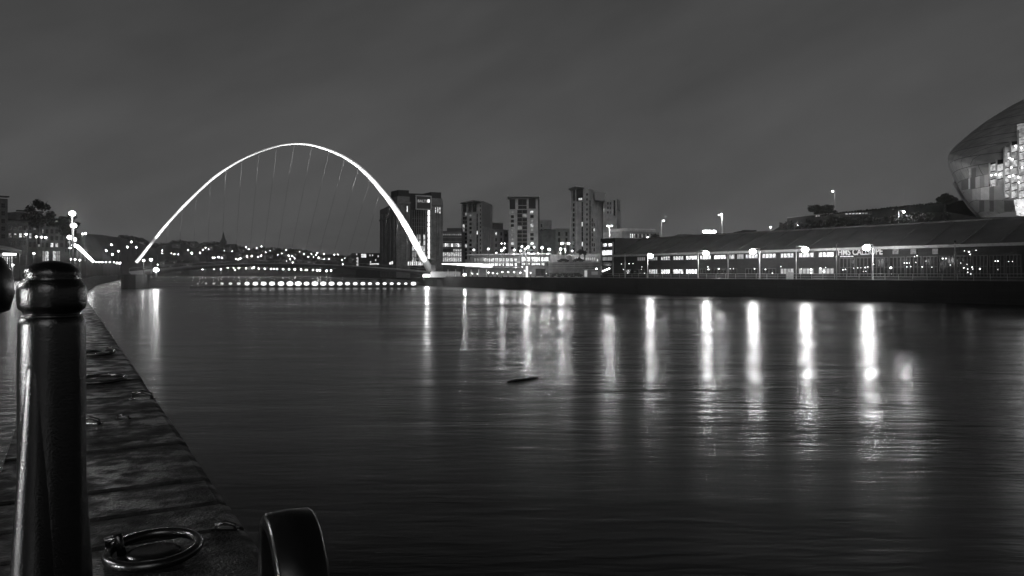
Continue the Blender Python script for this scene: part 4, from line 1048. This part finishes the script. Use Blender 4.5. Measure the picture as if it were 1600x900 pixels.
# ---- far shore lamps
L1 = [(85,297,1),(250,330,1),(345,330,1.1),(340,358,.7),(466,367,1),(505,367,.8),(435,360,.6),(605,328,1),(640,358,1.8),(725,355,1.3),(752,322,.9),(780,303,.7),(810,318,.8),(968,337,1),(1047,340,.9),(1185,300,.9),(1212,317,.9),(1292,307,.8),(1340,290,1.1),(1372,320,.6),(1385,350,.6),(1417,373,1),(1505,372,.7),(852,403,1),(872,403,1),(908,398,1.5),(944,405,1),(1085,415,1),(1110,420,1.1),(1130,410,1.1),(1197,390,1.4),(1244,384,1.4),(1305,393,.9),(1338,384,1.5),(1400,435,1.3),(155,425,1.5),(230,422,2.0),(142,465,.8),(190,468,.9),(243,468,.7),(297,473,1),(450,512,1),(492,515,1),(612,515,1),(665,490,1.2),(720,492,1.1),(750,520,1),(773,495,1.3),(823,497,1.3),(878,500,1),(865,520,.6),(940,500,1.5),(930,520,1),(1002,503,1),(1060,505,.7),(1075,525,.8),(1110,510,.9),(1120,505,.9),(1163,477,.6),(1188,510,.9),(1225,490,1.3),(1265,497,1.6),(1250,510,1),(1313,512,1),(1375,513,1.2),(1437,515,.8),(1465,515,.8),(1497,515,1)]
L2 = [(175,325,.8),(175,350,1),(248,340,1),(200,385,1.3),(235,385,.8),(258,410,1),(215,415,.9),(222,432,.8),(240,450,.8),(353,367,.8),(398,395,1.1),(402,413,1.2),(428,362,.9),(450,398,.5),(487,355,1),(475,375,.8),(502,403,1.4),(442,440,1),(555,367,.8),(658,373,1),(693,370,1),(602,415,1),(555,418,.7),(735,423,1),(765,408,.5),(743,467,.7),(90,372,.6),(130,362,.6),(180,435,.6),(12,330,.5),(310,342,.5),(22,517,1),(50,517,.9),(85,517,1),(143,518,1.5),(203,520,1.2),(263,520,1.9),(325,522,1.2),(370,525,.9),(385,525,.9),(445,525,1.1),(485,530,1.9),(515,530,1.7),(580,535,1.8),(625,532,1.7)]
far = [(200+x/6.43, 340+y/6.43, s) for x, y, s in L1] + [(420+x/6.43, 340+y/6.43, s) for x, y, s in L2]
def far_ground(px, Y):
    # crest interpolation
    for i in range(len(FAR)-1):
        if FAR[i][0] <= px <= FAR[i+1][0]:
            f_ = (px-FAR[i][0])/(FAR[i+1][0]-FAR[i][0]); py = FAR[i][1]*(1-f_)+FAR[i+1][1]*f_; break
    else: py = 385
    v = min(1,max(0,(Y-1152)/248)); return 1+(ZY(py,1400)-3-1)*v**.75
proto = thing('distant_lamp', 'tiny distant street lamp glowing on the far wooded bank', 'street lamp', (0,0,0), 'street lamps across the far bank')
MB().lathe([(.25,-9),(.18,-.5)], n=5).build('pole', darksteel, proto)
fb = MB().ball((0,0,0), 1, 1).build('lamp_head', lampglow_far, proto)
first = True; far_objs = []
for (px, py, s) in far:
    Y = 1148.
    for k in range(60):
        Y = 1148 + k*4
        if ZY(py, Y) >= far_ground(px, Y)+7 and ZY(py, Y+4) < far_ground(px, Y+4)+7: break
        if ZY(py, 1148) < 10: Y = 1150; break
    if px < 246: Y = min(Y, 1140) if px < 225 else 1149
    o = proto if first else copy_tree(proto); first = False; far_objs.append(o)
    o.location = P(px, py, Y)
    hd_ = [c_ for c_ in o.children if c_.name.startswith('lamp_head')][0]; hd_.scale = (.55*s, .55*s, .55*s)
    po = [c_ for c_ in o.children if c_.name.startswith('pole')][0]; po.scale = (1,1,max(.2,min(1.2,(o.location.z-max(1,far_ground(px,Y)-1))/9)))
lamp(244,421.5,259,3,'brilliant white lamp low beside the left foot of the arch', None, 1.35, 800, glow=MATS['floodlight glow'])
lamp(236,406,262,3,'left foot lamp of the arch, the larger upper one right of the steel', None, .8, 600)
lamp(224.5,407,261,3,'left foot lamp of the arch, the smaller one close against the steel', None, .6, 700)
ZONES = [(262,"close right of the arch's left foot"),(340,'left of the church spire'),(362,'below the church spire'),(430,'just right of the church spire'),(500,'below the crown of the arch'),(556,'left of the small riverside block'),(900,'around the small riverside block')]
def zone(px): return [z for lim, z in ZONES if px < lim][0]
def name_far(objs, words):
    seen = {}
    for px, o, key in sorted(objs, key=lambda q: q[0]): seen.setdefault((key, zone(px)), []).append(o)
    for (key, z), os_ in seen.items():
        for i, o in enumerate(os_): o['label'] = ('%s %s %s' % (key, words, z)) if len(os_) == 1 else '%s %s %s %s' % ((NTH + ['last']*9)[i], key, words, z)
fl_ = []
for (o, (px, py, s)) in zip(far_objs, far): fl_.append((px, o, ('bright ' if s >= 1.3 else 'faint ' if s < .8 else '') + ('waterside' if py > 416 else 'hillside')))
name_far(fl_, 'lamp')
# houses on the far hillside
rn = random.Random(15); hs = thing('distant_house', 'tiny dark pitched roof house on the far hillside among the lamps', 'house', (0,0,0), 'houses scattered over the far hillside')
MB().box((0,0,2),(11,8,10)).build('wall', mat('far house wall', .12, .9), hs)
MB().prism([(-6,-5),(6,-5),(6,5),(-6,5)], 7, 7.3).build('eaves', brickdk, hs)
mb = MB()
for x in (-6, 6): mb.face([(x,-5,7.3),(x,5,7.3),(x,0,11)])
mb.face([(-6,-5,7.3),(6,-5,7.3),(6,0,11),(-6,0,11)]); mb.face([(-6,5,7.3),(6,5,7.3),(6,0,11),(-6,0,11)]); mb.build('roof', brickdk, hs)
MB().box((2,-4.02,4),(1.6,.1,1.6)).build('window', lit_lo, hs); MB().box((-2.4,-4.02,4),(1.6,.1,1.6)).build('window', glass_dark, hs)
hl_ = []
for i in range(46):
    o = hs if i == 0 else copy_tree(hs); px = rn.uniform(250, 590); Y = rn.uniform(1165, 1370)
    o.location = ((px-HX)*Y/F, Y, far_ground(px, Y)); o.rotation_euler.z = rn.uniform(-.5,.5); hl_.append((px, o, 'tiny dark'))
name_far(hl_, 'house')

# ================================================================ NORTH BANK, left edge
pl = [(113,333.5,58,'nearest promenade lamp, large round glow above the iron post',1.0,2500,.62),(115,352.5,74,'second promenade lamp, just under the nearest glow',.8,1800,.6),
      (109,371,96,'left of two lamps above the diagonal lamp row',.6,900,.5),(115.5,374,104,'right of two lamps above the diagonal lamp row',.6,900,.5),(115.5,383.5,128,'lamp at the top of the diagonal promenade lamp row',.6,900,.5)]
for (px, py, Y, lbl, s, en, hd_) in pl:
    lamp(px, py, Y, QZ, lbl, 'promenade lamps', hd_*Y/100*.9+.05, en*.6, rad=.4)
for i in range(12):
    u = i/11; px = 121+24*u; py = 385+23*u; Y = 4.9*1200/(427-py+.2)*.92
    lamp(px, py, Y, QZ, '%s lamp from the top of the bright diagonal row along the promenade' % NTH[i], 'diagonal promenade lamp row', .5+.2*u, 260)
for i, px in enumerate((150,155,160,165.5,171.5,178)):
    lamp(px, 409.3+.1*i, 330+20*i, QZ, '%s lamp from the left in the level row beyond the diagonal promenade lamps' % NTH[i], 'level promenade lamp row', .5, 90)
for (px, py, Y, lbl) in ((41,366,150,'tall narrow lamp at far left over the buildings'),(57,370,170,'left of three small lamps by the promenade buildings'),(65,370.5,180,'middle of three small lamps by the promenade buildings'),(71.5,371,190,'right of three small lamps by the promenade buildings'),(53,396,150,'lamp right of the lit kiosk front'),(31,393.5,130,'lamp over the right end of the lit canopy'),(18,389,125,'lamp over the middle of the lit canopy'),
     (129,365.5,300,'left of two small high lamps right of the second promenade lamp'),(133.5,365,300,'right of two small high lamps right of the second promenade lamp'),(110,405,180,'left of three low lamps before the dark promenade trees'),(117,405.5,185,'middle bright one of three low lamps before the promenade trees'),(124.5,406.5,190,'right of three low lamps before the promenade trees'),(20,414,90,'low lamp under the lit canopy'),(109.5,387.5,150,'small lamp left beneath the top of the diagonal row')):
    lamp(px, py, Y, QZ, lbl, None, .0034*Y*.62, 200)
for ni, (px, py) in enumerate(((166,391.5),(174,382.5),(175.5,397.5),(183,411),(185,392.5),(187.5,411),(199,386),(205,378),(213,386.4))):
    o = copy_tree(proto); o.location = P(px, py, 560 if py < 400 else 540); o['label'] = '%s small lamp from the left on the dark north bank slope left of the arch' % NTH[ni]; o['group'] = 'lamps on the north bank slope'
    for c_ in o.children: c_.scale = (.5,.5,.5) if 'lamp_head' in c_.name else (1,1,1.2)
nbm = brick('north bank brick', .11, .06, .6, .3, .85, .02, .2)
def nb(x0, x1, yt, Y, label, wins, seed, depth=14):
    o = thing('quayside_building', label, 'building', group='buildings on the north bank')
    A_, B_ = XY(x0, Y), XY(x1, Y+6); block(A_, B_, depth, QZ-.2, ZY(yt, Y), 'wall', nbm, o); f_ = Face(A_, B_)
    fbox(f_, x0, yt-1.6, x1, yt+.4, .2, 1.2, 'cornice', brickdk, o)
    rr = random.Random(seed)
    for (wx0, wy0, wx1, wy1, n, m_) in wins:
        for i in range(n):
            for j in range(m_):
                dx = (wx1-wx0)/n; dy = (wy1-wy0)/m_; window(f_, wx0+dx*i+dx*.2, wy0+dy*j+dy*.2, wx0+dx*(i+1)-dx*.2, wy0+dy*(j+1)-dy*.15, o, pk(.1,.15)(rr), 2, 2)
    return o
nb(-60, 12, 306, 140, 'tallest dark building cut by the left edge of the view', [(-55,315,10,375,6,5)], 71)
nb(10, 44, 345, 175, 'dark mid-height building right of the tallest one at far left', [(12,350,43,385,4,3)], 72)
nb(26, 66, 331, 215, 'dark building with stepped roof below the large tree', [(30,335,64,388,5,4)], 73)
b3 = nb(60, 102, 352, 290, 'building with brightly lit ground floor glass above the iron post', [(62,356,100,388,5,3)], 74)
f_ = Face(XY(60,290), XY(102,296))
for (x0, x1) in ((63,69),(69.5,76),(82,87),(87.5,94)): window(f_, x0, 392, x1, 414, b3, 'lo' if x0 in (63,87.5) else 'lit', 2, 4, .15, 'shop_window')
nb(96, 128, 366, 330, 'lower dark building behind the diagonal lamp row', [(98,370,126,395,4,3)], 75)
kf = thing('lit_pavilion', 'low pavilion with curved lit canopy and glowing front at the left edge', 'pavilion')
fk3 = Face(XY(-30,118), XY(20,124)); block(XY(-30,118), XY(20,124), 8, QZ, ZY(396,120), 'wall', midm, kf)
fbox(fk3, 1, 395.5, 20, 399, .5, .3, 'fascia_light', emit('fascia light', 3), kf)
for i in range(5): window(fk3, 1+3.6*i, 400, 4.4+3.6*i, 419, kf, 'lit' if i != 3 else 'lo', 1, 2, .12, 'shop_window')
mb = MB(); V = []
for i in range(13):
    u = i/12; px = -30+64*u; py = 386+9*u**2.4; V.append([mb.bm.verts.new(P(px, py, 121+dd)+Vector((0,0,dz))) for dd, dz in ((-3,0),(4,.4),(4,.1),(-3,-.25))])
for i in range(12):
    for k in range(4): mb._f([V[i][k], V[i+1][k], V[i+1][(k+1)%4], V[i][(k+1)%4]])
mb.build('canopy', mat('pale canopy', .5, .5), kf)

# ================================================================ FOREGROUND
# cast iron post
PY = 1.2; pc = P(84, 427, PY)
pc = P(81.5, 427, PY)
post = thing('iron_post', 'wet black cast iron quay post with rounded collar and tapering rib at left foreground', 'post', (pc.x, PY, QZ))
post.scale = (.87,.87,1)
top = CZ-QZ
def zz(py): return top + (HY-py)*PY/F
prof = [(.075,0),(.075,.12),(.062,.16),(.055,.3),(.0538,zz(560)),(.053,zz(508)),(.052,zz(500)),(.047,zz(494)),(.044,zz(490)),(.046,zz(487)),(.0525,zz(482)),(.0545,zz(474)),(.0545,zz(452)),(.052,zz(444)),(.046,zz(438)),(.044,zz(434)),(.046,zz(430)),(.042,zz(420)),(.03,zz(412)),(.012,zz(408)),(.002,zz(407))]
shaft_ = MB().lathe(prof, n=48).build('shaft', iron, post)
for k in range(2):
    a_ = R(-94 + 180*k); dx, dy = math.cos(a_), math.sin(a_)
    pts = []; rad = []
    for py, r_, off in ((551,.004,.036),(554,.011,.036),(561,.0165,.0355),(574,.0195,.035),(650,.0255,.033),(760,.034,.031),(900,.043,.028),(1200,.05,.025),(1560,.054,.02)):
        pts.append((dx*off - .000018*(py-551)*(1 if k == 0 else -1), dy*off, zz(py))); rad.append(r_)
    MB().tube(pts, rad, 28).build('rib', iron, shaft_)
MB().lathe([(.0475,zz(497)),(.0505,zz(493.5)),(.0475,zz(490))], n=48).build('ring', iron, post)
# dark bin at left edge
bn = thing('litter_bin', 'dark rounded litter bin on a post just cut by the left edge of the view', 'litter bin', (-5.5*.667-.21, 5.5, QZ))
MB().lathe([(.17,.95-.0),(.24,.98),(.27,1.1),(.255,1.26),(.2,1.36),(.1,1.42),(.02,1.43)], n=28).build('drum', iron, bn) ; MB().tube([(0,0,0),(0,0,.97)], .05, 10).build('post', iron, bn)

def edge_pt(s, u, z=QZ): return Vector((o0.x+d.x*s+nrm.x*u, o0.y+d.y*s+nrm.y*u, z))
def quay_xy(px, py, z=QZ):
    Y = (CZ-z)*F/(py-HY); return Vector(((px-HX)*Y/F, Y, z))
def ring_thing(px, py, r_, label, rt=.022):
    c = quay_xy(px, py); o = thing('mooring_ring', label, 'mooring ring', c, 'mooring rings on the coping')
    pts = [(r_*math.cos(t_*math.pi/16), r_*math.sin(t_*math.pi/16), .03+.012*math.sin(t_*math.pi/16)) for t_ in range(33)]
    MB().tube(pts, rt, 10, False).build('ring', iron, o)
    MB().lathe([(r_*.62,.002),(r_*.6,.02),(r_*.45,.03),(r_*.2,.026),(.01,.028)], n=24).build('cup', iron, o)
    MB().tube([(-r_*1.15,0,0),(-r_*1.1,0,.07),(-r_*.85,0,.085),(-r_*.75,0,.0)], rt*.9, 8).build('staple', iron, o); return o
ring_thing(240, 868, .185, 'large wet iron ring lying flat in the near corner of the coping')
ring_thing(157, 596, .26, 'middle iron ring on the coping just right of the post')
ring_thing(152, 554, .24, 'farthest iron ring on the coping right of the post')
def cleat(px, py, s, label):
    c = quay_xy(px, py); o = thing('iron_staple', label, 'staple', c, 'iron staples in the coping')
    MB().tube([(-s,0,0),(-s*.9,0,s*.5),(0,0,s*.75),(s*.9,0,s*.5),(s,0,0)], s*.2, 8).build('bar', iron, o)
    MB().box((0,0,.006),(s*2.4,s*.9,.012)).build('plate', iron, o)
cleat(352, 828, .05, 'near small iron staple beside the coping edge')
cleat(192, 655, .05, 'small iron staple in the middle of the coping')
cleat(222, 624, .10, 'flat iron staple near the coping edge')
cleat(140, 664, .08, 'iron staple half hidden behind the post')
cleat(172, 545, .05, 'tiny far iron staple near the coping edge')
# ladder hoop over the edge
hp = thing('ladder_hoop', 'thick wet black iron hoop of a quay ladder rising above the coping edge', 'ladder hoop')
dA = Vector((.50,-.866,0)); dW = Vector((.866,.50,0))
c0 = P(445, 830, 2.78)
path = []
for (s, z) in ((-.03,-.9),(-.03,-.35),(-.028,-.12),(-.015,.0),(.02,.05),(.07,.062),(.15,.04),(.225,-.015),(.29,-.09),(.335,-.18),(.36,-.29),(.365,-.5),(.365,-.95)): path.append((s,z))
path = smooth([(a_, b_) for a_, b_ in path], 3)
mb = MB(); W_ = .17; T_ = .05; rings = []
for i, (s, z) in enumerate(path):
    p0 = Vector(path[max(i-1,0)]); p1 = Vector(path[min(i+1,len(path)-1)]); t_ = (p1-p0).normalized(); nn = Vector((-t_.y, t_.x))
    row = []
    for (wv, tv) in ((-W_/2,-T_/2),(-W_/2+.006,-T_/2-.003),(W_/2-.006,-T_/2-.003),(W_/2,-T_/2),(W_/2,T_/2-.008),(W_/2-.012,T_/2),(0,T_/2+.005),(-W_/2+.012,T_/2),(-W_/2,T_/2-.008)):
        ss = s+nn.x*tv; z2 = z+nn.y*tv
        row.append(mb.bm.verts.new(c0 + dA*ss*.9 + dW*wv + Vector((0,0,z2))))
    rings.append(row)
for i in range(len(rings)-1):
    for k in range(9): mb._f([rings[i][k], rings[i][(k+1)%9], rings[i+1][(k+1)%9], rings[i+1][k]], True)
mb._f(rings[0]); mb._f(rings[-1][::-1]); mb.build('hoop', iron, hp)
MB().tube([c0+dA*.1+dW*-.03+Vector((0,0,-.06)), c0+dA*.1+dW*-.03+Vector((0,0,-.9))], .016, 10).build('rail', iron, hp)
for k in range(3): MB().tube([c0+dA*-.0+Vector((0,0,-.35-.28*k)), c0+dA*.21+Vector((0,0,-.35-.28*k))], .014, 8).build('rung', iron, hp)
# drift log
lg = thing('drift_log', 'dark half sunk log drifting in mid river', 'driftwood', (0,0,0))
g0 = Vector(((795-HX)*F and (793-HX)*5*F/(597-HY)/F, 5*F/(597-HY), .02)); g1_ = Vector(((848-HX)*5*F/(588-HY)/F, 5*F/(588-HY), .04))
lg.location = g0; lg.scale = (.95,.8,.45); g1_ = g0.lerp(g1_, .9)
MB().tube([Vector((0,0,0)), (g1_-g0)*.3+Vector((0,0,.03)), (g1_-g0)*.7, g1_-g0], [.05,.11,.1,.03], 9).build('trunk', mat('wet bark', .02, .6, 0, .4, 4, .02, 8), lg)
MB().tube([(g1_-g0)*.55, (g1_-g0)*.62+Vector((.1,-.35,.06))], [.04,.01], 6).build('branch', MATS['wet bark'], lg)

# promenade lamp out of frame to the left, lights the post and the wet paving
ol = thing('street_lamp', 'promenade lamp standing out of view left of the iron post', 'street lamp', (-10.5, 4.6, QZ), 'promenade lamps')
MB().lathe([(.14,0),(.14,.6),(.07,.8),(.05,4)], n=10).build('pole', iron, ol); c = MB().ball((0,0,4.25), .24, 2).build('lamp_head', lampglow, ol); MB().lathe([(.1,4.45),(.26,4.5),(.05,4.7)], n=12).build('cap', iron, ol)
point('lamp_light', (.4,-.2,4.1), 700, ol, .35)

# added inn, out of view left of the post, glowing to put highlights on it
added_inn = thing('inn', 'added unseen brick inn whose glowing window puts highlights on the iron post', 'building', group='buildings on the north bank')
fi = Face((-15.5,10),(-12.0,-9))
block((-15.5,10),(-12.0,-9),9,QZ-.1,QZ+9,'wall',nbm,added_inn)
block((-15.6,10.2),(-11.8,-9.2),9.4,QZ+9,QZ+9.4,'roof',brickdk,added_inn)
for k in range(6):
    me, pe = win_mesh('pub', 1.7, 2.0, 3, 2)
    for fl_ in (0,1):
        if fl_ or k not in (4,): me, pe = win_mesh('dark', 1.2, 1.6, 2, 2)
        o = bpy.data.objects.new('window', me); C.objects.link(o); pn = bpy.data.objects.new('pane', pe); C.objects.link(pn); pn.parent = o; o.parent = added_inn
        q = fi.A + fi.u*(1.6+3.05*k) + fi.n*.05; o.location = (q.x, q.y, QZ+1.7+fl_*3.6); o.rotation_euler.z = fi.ang
        if (Matrix.Rotation(fi.ang,3,'Z') @ Vector((0,-1,0))).dot(fi.n) < 0: o.rotation_euler.z += math.pi

hm = bpy.data.materials.new('night air'); hm.use_nodes = True; t = hm.node_tree; t.nodes.clear()
v = t.nodes.new('ShaderNodeVolumePrincipled'); v.inputs['Color'].default_value = (.95,.95,.95,1); v.inputs['Density'].default_value = .00018; v.inputs['Anisotropy'].default_value = .9
oo = t.nodes.new('ShaderNodeOutputMaterial'); t.links.new(v.outputs[0], oo.inputs['Volume'])
MB().box((0,900,50),(5200,3000,120)).build('haze', hm, kind='stuff')
